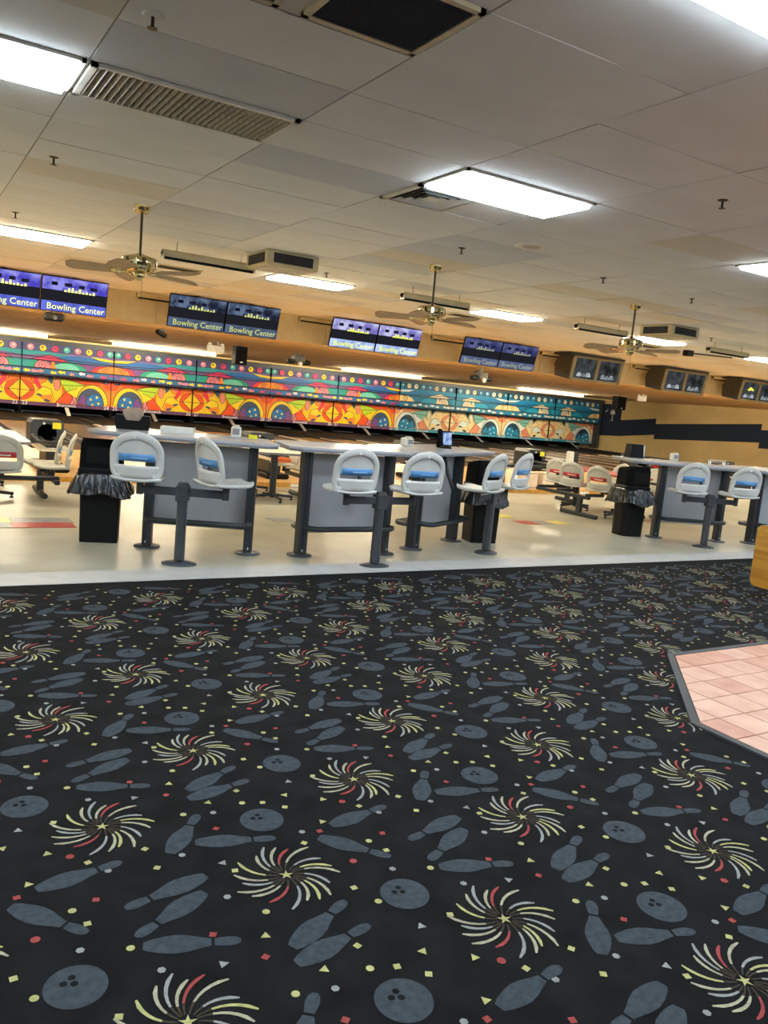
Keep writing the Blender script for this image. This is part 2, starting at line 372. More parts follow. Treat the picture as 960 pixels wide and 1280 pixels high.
b = MB(); b.lo((XL, YF, -.1), (XR, YF+.15, ZC+.1)); struct('wall_front', b, M_MBLACK, 'black wall behind the pin pits')

# upper ceiling: backing slab, grid bars, tiles
TX, TY, X00, Y00 = 1.22, .598, .847, 4.69
b = MB(); b.lo((XL, YB, ZC+.012), (XR, YBULK, ZC+.12)); ceil = struct('ceiling', b, M_PLEN, 'suspended ceiling of rectangular tiles')
g = MB()
nx0, nx1 = int((XL-X00)//TX), int((XR-X00)//TX)+1
ny0, ny1 = int((YB-Y00)//TY), int((YBULK-Y00)//TY)+1
for i in range(nx0, nx1+1):
    x = X00+i*TX
    if XL < x < XR: g.lo((x-.011, YB, ZC+.003), (x+.011, YBULK, ZC+.012))
for j in range(ny0, ny1+1):
    y = Y00+j*TY
    if YB < y < YBULK: g.lo((XL, y-.008, ZC+.004), (XR, y+.008, ZC+.0115))
g.build('ceiling_grid', M_TBAR, ceil)
LIGHTS = [(i, 0) for i in range(-4, 27, 3) for _ in (0,)]      # column offsets for front row
near_cells = {(-1+3*k, 0): k for k in range(-1, 9)}            # front row of fixtures, Y 4.69
far_cells = {(0+3*k, 10): k for k in range(-2, 9)}             # rear row, Y 10.67
back_cells = {(1+3*k, -5): k for k in range(-3, 6)}            # row above the photographer, Y 1.7
rear_cells = {(-1+3*k, -10): k for k in range(-1, 5)}
skip = set(near_cells) | set(far_cells) | set(back_cells) | set(rear_cells) | {(0, 0), (0, -3)}
HALF = {(2, 1)}
cells = [(i, j) for i in range(nx0, nx1) for j in range(ny0, ny1) if (i, j) not in skip]
def vis(c):
    p = Vector((X00+(c[0]+.5)*TX, Y00+(c[1]+.5)*TY, ZC-CAMH)); d = p.dot(_f)
    if d < .5: return -1
    x, y = 480+FPX*p.dot(_r2)/d, 640-FPX*p.dot(_u2)/d
    return -1 if (x < -150 or x > 1150 or y < -160) else 1/d
cells.sort(key=lambda c: -vis(c))
tm = []
for m in (M_TILE, M_TILE2, M_TILE3):
    b = MB(); b.lo((.005, .0035, 0), (TX-.005, TY-.0035, .008)); tm.append(b.mesh('ceiling_tile', m))
rest = MB()
for n, c in enumerate(cells):
    x, y = X00+c[0]*TX, Y00+c[1]*TY
    x1, y1 = min(x+TX, XR), min(y+TY, YBULK)
    if c in HALF: rest.lo((x+TX/2+.01, y+.008, ZC+.002), (x+TX-.012, y+TY-.008, ZC+.01)); continue
    if n < 290 and x1-x > TX-.01 and y1-y > TY-.01 and x > XL and y > YB:
        r_ = random.random(); o = put('ceiling_tile', tm[0 if r_ < .72 else (1 if r_ < .86 else 2)], ceil, (x, y, ZC-.003+.003*random.random()))
        o.rotation_euler = (random.uniform(-.004, .004), random.uniform(-.002, .002), 0)
    else:
        rest.lo((max(x, XL)+.007, max(y, YB)+.005, ZC-.002), (x1-.007, y1-.005, ZC+.006))
tag(rest.build('ceiling_tiles_beyond', M_TILE, ceil), kind='stuff')
# bulkhead above the foul line and the lower ceiling over the lanes
b = MB(); b.lo((XL, YBULK+.02, ZV+.005), (XR, YBULK+.15, ZC+.1)); bulk = struct('wall_bulkhead', b, M_BULK, 'beige panelled bulkhead above the lanes')
pm = MB(); pm.lo((.004, 0, ZV), (1.216, .02, ZC+.01)); pmm = pm.mesh('wall_panel', M_BULK)
for k in range(int((XR-XL)/1.22)): put('wall_panel', pmm, bulk, (XL+k*1.22+.3, YBULK, 0))
b = MB(); b.lo((XL, YBULK+.15, ZL), (XR, YF, ZL+.1)); lowc = struct('ceiling_lower', b, M_PLEN, 'low orange-tan panelled ceiling over the lanes')
pl = MB(); pl.lo((.006, .006, 0), (2.434, 2.434, .012)); plm2 = pl.mesh('ceiling_panel', M_LOWC)
for i in range(17):
    for j in range(7):
        put('ceiling_panel', plm2, lowc, (XL+i*2.44, YBULK+.16+j*2.44, ZL-.012+.003*random.random()))
b = MB(); b.lo((XL, YM-.45, ZL-.07), (XR, YM-.15, ZL-.012)); struct('trim_4', b, M_LOWC, 'pale ledge at the end of the low ceiling')
b = MB(); b.lo((XL, YM-.12, 2.53), (XR, YM+.4, ZL-.013)); struct('trim_5', b, M_DSTEEL, 'dark fascia above the lane masks')

# added warm fill tubes, unseen behind the bulkhead, to brighten lanes and low ceiling
E_FILL = emis('added_fill_tube_warm', MASKC, LAMP_FILL, True)
for k in range(17):
    x = XL+.4+k*2.44
    t = thing('added_fill_light', 'added warm fill tube hidden behind the bulkhead, %s of the row' % ['first', 'second', 'third', 'fourth', 'fifth', 'sixth', 'seventh', 'eighth', 'ninth', 'tenth', 'eleventh', 'twelfth', 'thirteenth', 'fourteenth', 'fifteenth', 'sixteenth', 'last'][k], 'light', (x+.8, YBULK+.24, ZL-.012), 0, 'added fill lights behind the bulkhead')
    q = MB(); q.rbox((0, 0, -.008), (1.6, .07, .016), .004); q.build('batten', M_WHITE, t)
    q = MB(); q.tube([(-.78, 0, -.034), (.78, 0, -.034)], .017, 8); q.build('tube', E_FILL, t)

# ---------------------------------------------------------------- ceiling fixtures
def ceiling_light(c, label, m, strength_name):
    x, y = X00+c[0]*TX, Y00+c[1]*TY
    t = thing('ceiling_light', label, 'light', (x+TX/2, y+TY/2, ZC-.012), 0, 'recessed ceiling lights')
    f = MB(); a, d = TX/2-.012, TY/2-.010
    for s in (-1, 1):
        f.lo((-a, min(s*d, s*(d-.022)), -.004), (a, max(s*d, s*(d-.022)), .02)); f.lo((min(s*a, s*(a-.022)), -d, -.004), (max(s*a, s*(a-.022)), d, .02))
    f.build('frame', M_WHITE, t)
    df = MB(); df.box((0, 0, -.012), (2*a-.07, 2*d-.07, .032), 0, None, (2*a-.044)/(2*a-.07)); df.build('diffuser', m, t)
E_NEAR = emis('diffuser_cool', COOL, LAMP_NEAR, True); E_FAR = emis('diffuser_warm', WARM, LAMP_FAR, True)
ORD = ['first', 'second', 'third', 'fourth', 'fifth', 'sixth', 'seventh', 'eighth', 'ninth', 'tenth', 'eleventh', 'twelfth']
nl = {-1: 'recessed light to the left, outside the near row', 0: 'bright recessed light at the left edge beside the long return grille', 1: 'bright recessed light next to the square air diffuser', 2: 'recessed light at the right edge above the sprinkler'}
for c, k in near_cells.items(): ceiling_light(c, nl.get(k, '%s recessed light of the near row counted from the long return grille' % ORD[min(k, 11)]), E_NEAR, 'n')
fl = {0: 'glowing ceiling light left of the leftmost ceiling fan', 1: 'glowing ceiling light between the left and middle ceiling fans', 2: 'glowing ceiling light just right of the middle ceiling fan', 3: 'glowing ceiling light behind the rightmost ceiling fan', 4: 'glowing ceiling light at the right edge above the boxy monitors'}
for c, k in far_cells.items(): ceiling_light(c, fl.get(k, 'recessed light of the far row, %s past the rightmost fan' % ORD[k-3] if k > 4 else 'recessed light of the far row, %s left of the frame' % ORD[-k]), E_FAR, 'f')
for c, k in back_cells.items(): ceiling_light(c, 'recessed light clipped by the top right corner' if k == 0 else 'recessed light overhead of the carpet, %s %s of the dark square grilles' % (ORD[abs(k)-1], 'right' if k > 0 else 'left'), E_NEAR, 'b')
for c, k in rear_cells.items(): ceiling_light(c, 'recessed light behind the photographer, %s from the left wall' % ORD[k+1], E_NEAR, 'r')

# long slatted return grille
x, y = X00, Y00
t = thing('air_return_grille', 'long slatted return air grille in a white frame beside the left light', 'vent', (x+TX/2, y+TY/2, ZC-.014))
f = MB(); a, d = TX/2-.014, TY/2-.012
for s in (-1, 1):
    f.lo((-a, min(s*d, s*(d-.03)), -.004), (a, max(s*d, s*(d-.03)), .02)); f.lo((min(s*a, s*(a-.035)), -d, -.004), (max(s*a, s*(a-.035)), d, .02))
f.build('frame', M_WHITE, t); bk = MB(); bk.lo((-a+.03, -d+.03, .019), (a-.03, d-.03, .025)); bk.build('backing', mat('dusty_filter', (150, 138, 122), .95, var=.2, scale=25), t)
sl = MB(); sl.box((0, 0, 0), (.004, 2*d-.064, .020), 0, T(ry=-.5)); slm = sl.mesh('slat', M_SLAT)
for k in range(30): put('slat', slm, t, (-a+.045+k*(2*a-.09)/29, 0, .006))
# two square dark grilles
for k, (xa, xb, lab) in enumerate(((1.47, 2.045, 'dark square return grille at the top edge beside the tile joint'), (.87, 1.36, 'dark square grille cut off by the top edge, left of its twin'))):
    t = thing('square_grille', lab, 'vent', ((xa+xb)/2, 3.17, ZC-.014), 0, 'dark square grilles')
    w, d = (xb-xa)/2, .275
    f = MB()
    for s in (-1, 1):
        f.lo((-w, min(s*d, s*(d-.03)), -.004), (w, max(s*d, s*(d-.03)), .02)); f.lo((min(s*w, s*(w-.03)), -d, -.004), (max(s*w, s*(w-.03)), d, .02))
    f.build('frame', M_CREAMM, t)
    bk = MB(); bk.lo((-w+.028, -d+.028, .012), (w-.028, d-.028, .02)); bk.build('mesh_panel', M_DKGRILLE, t)
    bar = MB(); bar.lo((-w+.03, -.0015, -.001), (w-.03, .0015, .012)); bm_ = bar.mesh('bar', M_DKGRILLE)
    for q in range(26): put('bar', bm_, t, (0, -d+.04+q*(2*d-.08)/25, 0))
b = MB(); b.lo((X00+.008, 2.9, ZC), (X00+TX-.008, 3.48, ZC+.01)); b.build('ceiling_tile', M_TILE3, ceil)
# square diffuser
t = thing('air_diffuser', 'square louvred air diffuser beside the bright ceiling light', 'vent', (3.29+.305, 5.288+.299, ZC-.014))
f = MB()
for s in (-1, 1):
    f.lo((-.298, min(s*.292, s*.255), -.004), (.298, max(s*.292, s*.255), .02)); f.lo((min(s*.298, s*.26), -.292, -.004), (max(s*.298, s*.26), .292, .02))
f.build('frame', M_WHITE, t)
bk = MB(); bk.lo((-.27, -.27, .02), (.27, .27, .026)); bk.build('backing', M_VENTD, t)
for r in (.225, .165, .105):
    q = MB(); A = [(-r, -r, -.004), (r, -r, -.004), (r, r, -.004), (-r, r, -.004)]; r2 = r-.036; B = [(-r2, -r2, .018), (r2, -r2, .018), (r2, r2, .018), (-r2, r2, .018)]
    A2 = [(p[0], p[1], p[2]+.003) for p in A]; B2 = [(p[0], p[1], p[2]+.003) for p in B]
    q.add(A+B+A2+B2, [(i, (i+1) % 4, 4+(i+1) % 4, 4+i) for i in range(4)]+[(12+i, 12+(i+1) % 4, 8+(i+1) % 4, 8+i) for i in range(4)]); q.build('louvre', M_WHITE, t)
q = MB(); q.lo((-.06, -.06, .0), (.06, .06, .004)); q.build('louvre', M_WHITE, t)
# small dark registers further back
for i, (x, y, lab) in enumerate(((3.45, 11.9, 'small dark ceiling register right of the leftmost fan'), (8.6, 11.9, 'small dark ceiling register right of the middle fan'), (13.3, 11.95, 'small dark ceiling register right of the rightmost fan'))):
    t = thing('ceiling_register', lab, 'vent', (x, y, ZC-.012), 0, 'small ceiling registers')
    f = MB(); f.rbox((0, 0, .004), (.66, .36, .012), .004); f.build('frame', M_CREAMM, t)
    q = MB(); q.lo((-.28, -.13, -.006), (.28, .13, -.002)); q.build('grille', M_VENTD, t)
# sprinklers, detector
def sprinkler(x, y, lab, big=1.0):
    t = thing('sprinkler', lab, 'sprinkler', (x, y, ZC), 0, 'ceiling sprinklers')
    q = MB(); q.lathe([(.038*big, 0), (.038*big, -.003), (.026*big, -.008), (.014, -.010)][::-1], 16); q.build('escutcheon', M_BRONZE if big < 1.1 else M_WHITE, t)
    q = MB(); q.tube([(0, 0, -.01), (0, 0, -.055)], .008, 8); q.lathe([(.022, -.060), (.024, -.057), (.008, -.054)], 12); q.build('head', M_BRONZE, t)
for x, y, lab, k in [(.97, 3.93, 'sprinkler in a white ring near the top left corner', 1.3), (1.02, 6.93, 'dark sprinkler left of the slatted return grille', 1), (4.96, 3.94, 'sprinkler right of the bright light with the diffuser', 1), (8.51, 7.01, 'sprinkler above the rightmost light fixture row at right', 1), (4.93, 7.0, 'sprinkler just above the middle fan rod', 1), (1.07, 9.7, 'small sprinkler beside the left glowing light', 1), (4.9, 10.0, 'sprinkler above the light between left and middle fans', 1), (12.3, 9.6, 'sprinkler behind the rightmost fan', 1), (6.9, 6.95, 'sprinkler between round speaker and rightmost fan', 1)]: sprinkler(x, y, lab, k)
t = thing('ceiling_speaker', 'round white ceiling speaker right of the bright light', 'speaker', (5.25, 6.29, ZC))
q = MB(); q.lathe([(.09, -.016), (.15, -.014), (.165, -.002), (.165, .0)], 24); q.build('rim', M_WHITE, t)
q = MB(); q.lathe([(.088, -.0175), (.09, -.016)], 20); q.build('grille', M_VGREY, t)

# ceiling fans
def fan(x, y, lab, rot):
    t = thing('ceiling_fan', lab, 'fan', (x, y, ZC), 0, 'brass ceiling fans'); U = .125
    q = MB(); q.lathe([(.02, -.075), (.05, -.07), (.072, -.045), (.075, 0)], 20); q.build('canopy', M_BRASS, t)
    q = MB(); q.tube([(0, 0, -.05), (0, 0, -.57+U)], .012, 10); q.build('down_rod', M_BRONZE, t)
    q = MB(); q.lathe([(.03, -.735), (.11, -.73), (.13, -.71), (.13, -.70), (.155, -.69), (.16, -.61), (.14, -.60), (.11, -.59), (.04, -.57), (.02, -.56)], 28, (0, 0, U)); mo = q.build('motor', M_BRASS, t)
    for k in range(12):
        a = 2*PI*k/12; q = MB(); q.rbox((.158, 0, -.65+U), (.008, .034, .066), .003, 0, T(rz=a)); q.build('motor_vent', M_BRONZE if k % 2 else M_BRASS, mo)
    q = MB(); q.lathe([(.012, -.815), (.03, -.81), (.05, -.78), (.052, -.745), (.04, -.73)], 18, (0, 0, U)); q.build('switch_housing', M_BRASS, t)
    q = MB(); q.tube([(.03, 0, -.80+U), (.03, 0, -1.0+U)], .002, 5); q.build('pull_chain', M_BRONZE, t)
    for k in range(5):
        a = rot+2*PI*k/5; M = T(rz=a) @ T(0, 0, -.735+U) @ Matrix.Rotation(.36, 4, 'X')
        q = MB(); n = 9; up, dn = [], []
        for i in range(n):
            s = i/(n-1); w = .064+.024*s; 
            if i == n-1: w = .045
            up.append(((.20+.46*s), w)); dn.append(((.20+.46*s), -w))
        q.prism(dn+up[::-1], -.004, .004, 0, M); bl = q.build('blade', M_BLADE, t)
        q = MB(); q.rbox((.165, 0, -.008), (.14, .03, .008), .003, 0, M); q.rbox((.235, 0, -.008), (.05, .075, .006), .002, 0, M); q.build('blade_iron', M_BRASS, bl)
fan(1.98, 8.07, 'leftmost brass ceiling fan on a long dark rod', .35)
fan(5.38, 8.12, 'middle brass ceiling fan, above the third screen pair', .05)
fan(8.68, 8.07, 'rightmost brass ceiling fan, in front of a glowing light', .2)

# hanging strip lamps (unlit) and air cleaners
def strip_lamp(x, y, z, L, lab, grp):
    t = thing('strip_lamp', lab, 'lamp', (x, y, z), 0, grp)
    q = MB(); q.prism([(-.055, .02), (-.03, -.03), (.03, -.03), (.055, .02), (.03, .05), (-.03, .05)], -L/2, L/2, M=Matrix(((0, 0, 1, 0), (1, 0, 0, 0), (0, 1, 0, 0), (0, 0, 0, 1)))); q.build('housing', M_CREAMM, t)
    q = MB(); q.tube([(-L/2+.02, -.02, -.045), (L/2-.02, -.02, -.045)], .016, 10); q.build('tube', M_BLACK, t)
    for s in (-1, 1):
        q = MB(); q.rbox((s*(L/2-.01), 0, -.01), (.02, .11, .09), .004); q.build('end_cap', M_CREAMM, t)
        q = MB(); q.tube([(s*L*.35, 0, .04), (s*L*.35, 0, ZC-z)], .004, 6); q.build('hanger', M_DSTEEL, t)
for k, lab in enumerate(['unlit hanging strip lamp between the left fan and the boxy air cleaner', 'unlit hanging strip lamp behind the middle fan rod', 'unlit hanging strip lamp left of the rightmost fan', 'unlit hanging strip lamp right of the rightmost fan']):
    strip_lamp(3.24+3.345*k-.03, 9.75+.06*k, 3.05, 1.14, lab, 'hanging strip lamps above the concourse')
for k, lab in enumerate(['thin strip lamp peeping out left of the second screen pair', 'thin strip lamp peeping out left of the third screen pair', 'thin strip lamp peeping out left of the fourth screen pair', 'thin strip lamp left of the first boxy monitor cabinet', 'thin strip lamp left of the second boxy monitor cabinet', 'thin strip lamp left of the third boxy monitor cabinet']):
    strip_lamp(4.5+3.345*k, 15.82, 3.12, 1.3, lab, 'strip lamps behind the monitors')
def air_cleaner(x, y, lab):
    t = thing('air_cleaner', lab, 'air cleaner', (x, y, ZC), 0, 'boxy ceiling air cleaners')
    q = MB(); q.rbox((0, 0, -.085), (.66, .66, .17), .012); bd = q.build('body', M_CREAMM, t)
    for rz in (0, PI/2, PI, -PI/2):
        q = MB(); q.lo((-.25, -.336, -.14), (.25, -.329, -.03), 0, T(rz=rz)); gr = q.build('grille', M_VENTD, t)
        for k in range(6): q = MB(); q.lo((-.25, -.339, -.135+k*.019), (.25, -.334, -.131+k*.019), 0, T(rz=rz)); q.build('fin', M_DSTEEL, gr)
    q = MB(); q.lo((-.26, -.26, -.174), (.26, .26, -.169)); q.build('filter_panel', M_SLAT, t)
air_cleaner(3.98, 9.35, 'boxy ceiling air cleaner with dark grilles above the left strip lamp')
air_cleaner(10.85, 9.3, 'boxy ceiling air cleaner behind the rightmost fan rod')

# ---------------------------------------------------------------- lanes
gap_y0 = 16.9
PANELW = [('orange' if k <= 4 else 'teal', ORD[k+2] if k <= 4 else ORD[k-5]) for k in range(-2, 9)]
for k in range(-2, 9):
    for h_ in (0, 1):
        n = 23+2*k+h_
        xc = PX0+k*PW+(.80 if h_ == 0 else PW-.80)
        t = thing('bowling_lane', 'glossy brown bowling lane under the %s half of the %s %s mask panel' % (('left', 'right')[h_], PANELW[k+2][1], PANELW[k+2][0]), 'bowling lane', (xc, gap_y0, 0), 0, 'bowling lanes')
        q = MB(); q.lo((-.53, 0, -.2), (.53, 11.2, LNZ)); q.build('lane_bed', M_LANE, t)
        q = MB(); q.lo((-.53, 11.2, -.2), (.53, 17.6, LNZ-.001)); q.build('pin_deck_and_shaded_lane', M_DECKSHADE, t)  # pin deck plus dark-painted lane end, imitating shade and the pit's reflection
        for s in (-1, 1):
            q = MB(); q.prism([(s*.53, -.21), (s*.765, -.21), (s*.765, LNZ), (s*.74, LNZ), (s*.70, LNZ-.06), (s*.65, LNZ-.08), (s*.59, LNZ-.06), (s*.545, LNZ), (s*.53, LNZ)][::s], 0, 17.6, M=Matrix(((1, 0, 0, 0), (0, 0, 1, 0), (0, 1, 0, 0), (0, 0, 0, 1)))); q.build('gutter', M_GUTTER, t)
    # divisions: one inside the pair (ball return track), one between pairs
    for xx, w, lab in ((PX0+k*PW, .05, 'flat pale capping leading to the left end of the %s %s mask panel' % PANELW[k+2][::-1]), (PX0+k*PW+PW/2, .19, 'wide ball track capping leading to the middle of the %s %s mask panel' % PANELW[k+2][::-1])):
        q = MB(); q.lo((xx-w/2+.003, gap_y0+.01, -.21), (xx+w/2-.003, gap_y0+11.2, LNZ+.035)); tag(q.build('lane_capping', M_CAP), lab, 'capping', 'lane cappings')
# pin pit: dark curtain, kickback boards with pale slanted edges
for k in range(-2, 9):
    x = PX0+k*PW
    q = MB(); q.lo((x-.05, YM+.1, LNZ+.002), (x+.05, YF-.27, .185)); tag(q.build('kickback', M_MBLACK), 'black kickback board under the left end of the %s %s mask panel' % PANELW[k+2][::-1], 'partition', 'pit kickback boards')
    xm = x+PW/2
    t = thing('pit_divider', 'pit divider with a slanted pale edge under the middle of the %s %s mask panel' % PANELW[k+2][::-1], 'partition', (xm, YM-.1, LNZ+.002), 0, 'pit dividers')
    q = MB(); q.prism([(-.35, .0), (1.2, 0), (1.2, .28), (.25, .28)], -.05, .05, M=Matrix(((0, 0, 1, 0), (1, 0, 0, 0), (0, 1, 0, 0), (0, 0, 0, 1)))); q.build('board', M_MBLACK, t)
    q = MB(); q.prism([(-.40, .0), (-.35, 0), (.25, .28), (.20, .28)][::-1], -.07, .07, M=Matrix(((0, 0, 1, 0), (1, 0, 0, 0), (0, 1, 0, 0), (0, 0, 0, 1)))); q.build('edge_strip', M_WHITE if k < 1 else M_VGREY, t)
q = MB(); q.lo((XL, YF-.25, 0), (XR, YF-.2, ZL-.1)); tag(q.build('pit_curtain', M_MBLACK), 'black curtain hanging behind the pin pits', 'curtain')

# ---------------------------------------------------------------- masks (printed panels above the pins)
MZ0, MZ1, MZ2 = .19, 1.34, 2.53
PAL_W = dict(strip=(72, 74, 128), wave=(128, 98, 158), blue=(28, 104, 184), flame=(222, 52, 104), teal=(38, 150, 158), dome=(112, 200, 182), green=(30, 160, 132), pinkc=(232, 132, 150), orange=(246, 142, 40), red=(232, 52, 70), yellow=(252, 212, 30), purple=(120, 66, 140), fish=(40, 108, 170), bg=(250, 120, 24), bg2=(250, 204, 24), dark=(58, 74, 104), eye=(20, 112, 186), lime=(184, 214, 40), salmon=(236, 140, 116), foot=(96, 54, 104), white=(240, 236, 236), dots=(250, 222, 90), ora2=(240, 84, 24), line=(24, 20, 30), b1=(232, 140, 160), b2=(250, 210, 40), b3=(232, 60, 100), b4=(70, 180, 172))
PAL_C = dict(strip=(34, 92, 128), wave=(40, 150, 196), blue=(18, 130, 186), flame=(240, 226, 190), teal=(20, 150, 190), dome=(30, 160, 200), green=(16, 124, 160), pinkc=(238, 224, 196), orange=(250, 222, 160), red=(248, 214, 160), yellow=(230, 240, 236), purple=(30, 132, 178), fish=(20, 132, 176), bg=(250, 216, 148), bg2=(250, 226, 170), dark=(28, 60, 84), eye=(16, 130, 182), lime=(126, 190, 178), salmon=(230, 224, 196), foot=(60, 150, 186), white=(244, 244, 240), dots=(190, 226, 240), ora2=(240, 150, 116), line=(30, 40, 54), b1=(96, 170, 204), b2=(244, 240, 214), b3=(244, 226, 170), b4=(30, 140, 180))
KEYS = list(PAL_W)
def palette(pfx, P): return [mat('%s_%s' % (pfx, k), P[k], .5, var=.03, scale=3) for k in KEYS]
MW, MC = palette('warm_print', PAL_W), palette('cool_print', PAL_C)
def mask_art(upper, mirror, off=0):
    """flat print: stacked polygons clipped to the panel, u 0..1 across, v 0..1 up the whole mask"""
    z0, z1 = (MZ1, MZ2) if upper else (MZ0, MZ1)
    A = MB(); A.lo((.006, 0, z0), (PW-.006, .06, z1), KEYS.index('wave' if upper else 'bg'))
    layer = [1]
    v0, v1 = (z0-MZ0)/(MZ2-MZ0), (z1-MZ0)/(MZ2-MZ0)
    def P(pts, key):
        p = clip(list(pts), -1, 0, -.004); 
        for a, bb, c in ((1, 0, .996), (0, -1, -v0-.002), (0, 1, v1-.002)):
            if len(p) >= 3: p = clip(p, a, bb, c)
        if len(p) < 3: return
        y = -.0025*layer[0]; layer[0] += 1
        q = [((1-u if mirror else u)*PW, y, MZ0+v*(MZ2-MZ0)) for u, v in p]
        if not mirror: pass
        A.add(q, [tuple(range(len(q)))], KEYS.index(key))
    def EL(cu, cv, ru, rv, key, a0=0, a1=2*PI, n=22, rin=0):
        full = abs(a1-a0) > 6.2
        o = [(cu+ru*math.cos(a0+(a1-a0)*i/n), cv+rv*math.sin(a0+(a1-a0)*i/n)) for i in range(n if full else n+1)]
        if rin:
            for i in range(len(o)-1 if not full else len(o)):
                j = (i+1) % len(o); f_ = lambda p: (cu+(p[0]-cu)*rin, cv+(p[1]-cv)*rin)
                P([o[i], o[j], f_(o[j]), f_(o[i])], key); layer[0] -= 1
            layer[0] += 1
        else: P(o, key)
    def LN(pts, w=.006, key='line'):
        for i in range(len(pts)-1):
            (x0, y0), (x1, y1) = pts[i], pts[i+1]; dx, dy = x1-x0, (y1-y0)*.7; L = math.hypot(dx, dy) or 1; nx, ny = -dy/L*w/2, dx/L*w/2/.7
            P([(x0+nx, y0+ny), (x1+nx, y1+ny), (x1-nx, y1-ny), (x0-nx, y0-ny)], key); layer[0] -= 1
        layer[0] += 1
    def wave(f0, f1, key, n=20, ua=0, ub=1):
        us = [ua+(ub-ua)*i/n for i in range(n+1)]
        for i in range(n): P([(us[i], f0(us[i])), (us[i+1], f0(us[i+1])), (us[i+1], f1(us[i+1])), (us[i], f1(us[i]))], key); layer[0] -= 1
        layer[0] += 1
    if upper:
        P([(0, .875), (1, .875), (1, 1), (0, 1)], 'strip')
        for u, k in zip((.09, .22, .35, .475, .595, .72, .84, .955), ('b1', 'b2', 'b3', 'b4', 'b1', 'b2', 'b3', 'b4')):
            EL(u, .935, .040, .055, 'line'); EL(u, .935, .036, .049, k); EL(u-.006, .945, .012, .014, 'white' if k in ('b1', 'b4') else 'foot')
        wave(lambda u: .80+.03*math.sin(u*5), lambda u: .86+.02*math.sin(u*5+1), 'teal', ub=.5)
        wave(lambda u: .74, lambda u: .74+.115*max(0, math.sin((u-.2)*3.6)), 'blue', ua=.2)
        P([(.1, .745), (.28, .83), (.38, .80), (.50, .745)], 'flame'); LN([(.1, .745), (.28, .83), (.38, .80), (.5, .745)])
        P([(.72, .865), (1, .84), (1, .80), (.85, .81)], 'yellow'); LN([(.72, .865), (.85, .81), (1, .80)])
        wave(lambda u: .79-.04*u, lambda u: .80-.035*u, 'line')
        P([(0, .61), (1, .61), (1, .735), (0, .74)], 'purple')
        P([(0, .61), (.16, .61), (.16, .735), (0, .735)], 'teal')
        EL(.13, .61, .06, .13, 'green'); EL(.22, .63, .09, .12, 'line'); EL(.22, .63, .084, .113, 'pinkc')
        LN([(.22+.06*(1-i/16)*math.cos(i*.8), .66+.075*(1-i/16)*math.sin(i*.8)) for i in range(15)])
        EL(.50, .61, .20, .125, 'line', 0, PI); EL(.50, .61, .195, .12, 'green', 0, PI); EL(.47, .61, .15, .105, 'dome', 0, PI)
        P([(.30, .61), (.36, .61), (.34, .73), (.31, .72)], 'orange')
        EL(.95, .60, .21, .15, 'line', 0, PI); EL(.95, .60, .205, .145, 'red', 0, PI); EL(.97, .60, .155, .135, 'orange', 0, PI)
        LN([(.90+.05*(1-i/16)*math.cos(i*.8), .67+.06*(1-i/16)*math.sin(i*.8)) for i in range(15)])
        P([(0, .515), (1, .515), (1, .605), (0, .605)], 'fish')
        for i, (u, k) in enumerate([(.05, 'yellow'), (.13, 'pinkc'), (.2, 'salmon'), (.33, 'yellow'), (.42, 'yellow'), (.53, 'salmon'), (.64, 'white'), (.73, 'pinkc'), (.80, 'eye'), (.88, 'flame'), (.96, 'purple')]):
            s_ = .034+.008*math.sin(i*2.1); v_ = .56+.014*math.sin(i*3.3)
            P([(u-s_, v_), (u-s_*.3, v_+.028), (u+s_*.6, v_+.012), (u+s_, v_+.024), (u+s_, v_-.024), (u+s_*.6, v_-.012), (u-s_*.3, v_-.026)], k)
        LN([(0, .74), (1, .735)], .010); LN([(0, .61), (1, .61)], .014); LN([(0, .515), (1, .515)], .012)
    else:
        P([(0, .05), (.45, .05), (.45, .5), (0, .5)], 'bg2')
        P([(0, .5), (.24, .5), (.20, .36), (.05, .30), (0, .36)], 'bg')
        EL(0, .24, .16, .17, 'line', -PI/2, PI/2); EL(0, .24, .155, .165, 'ora2', -PI/2, PI/2); P([(0, .42), (.12, .24), (0, .09)], 'bg2'); LN([(0, .42), (.12, .24), (0, .09)]); LN([(0, .24), (.15, .24)])
        EL(.20, .44, .085, .085, 'line'); EL(.20, .44, .08, .08, 'orange'); EL(.22, .47, .04, .05, 'pinkc')
        for a in range(10):
            t0, t1 = a/10, (a+1)/10; f = lambda t, o: (.13+o+.12*t*t, .5-.3*t)
            P([f(t0, 0), f(t1, 0), f(t1, .055), f(t0, .055)], 'red'); layer[0] -= 1
        layer[0] += 1
        P([(.18, .24), (.25, .32), (.33, .28), (.37, .10), (.3, .06), (.2, .06)], 'yellow'); LN([(.18, .24), (.25, .32), (.33, .28), (.37, .10)]); P([(.2, .16), (.34, .2), (.36, .07), (.28, .06)], 'orange'); P([(.17, .18), (.22, .15), (.25, .17), (.2, .2)], 'dark'); P([(.25, .09), (.31, .06), (.33, .09), (.28, .12)], 'dark')
        P([(.28, .5), (.36, .5), (.34, .36), (.3, .42)], 'dark'); EL(.395, .37, .038, .11, 'line'); EL(.395, .37, .034, .105, 'salmon')
        P([(.38, .06), (.52, .30), (.66, .10), (.64, .05), (.4, .05)], 'ora2'); P([(.54, .06), (.58, .2), (.66, .07)], 'pinkc'); LN([(.54, .06), (.58, .2), (.66, .07)]); LN([(.38, .06), (.52, .3), (.6, .05)])
        P([(.42, .48), (.60, .43), (.72, .38), (.60, .30), (.5, .26), (.45, .36)], 'lime'); LN([(.42, .48), (.60, .43), (.72, .38)]); P([(.50, .26), (.60, .33), (.74, .40), (.66, .22), (.6, .17)], 'yellow'); LN([(.45, .36), (.72, .38)]); LN([(.5, .26), (.62, .33)])
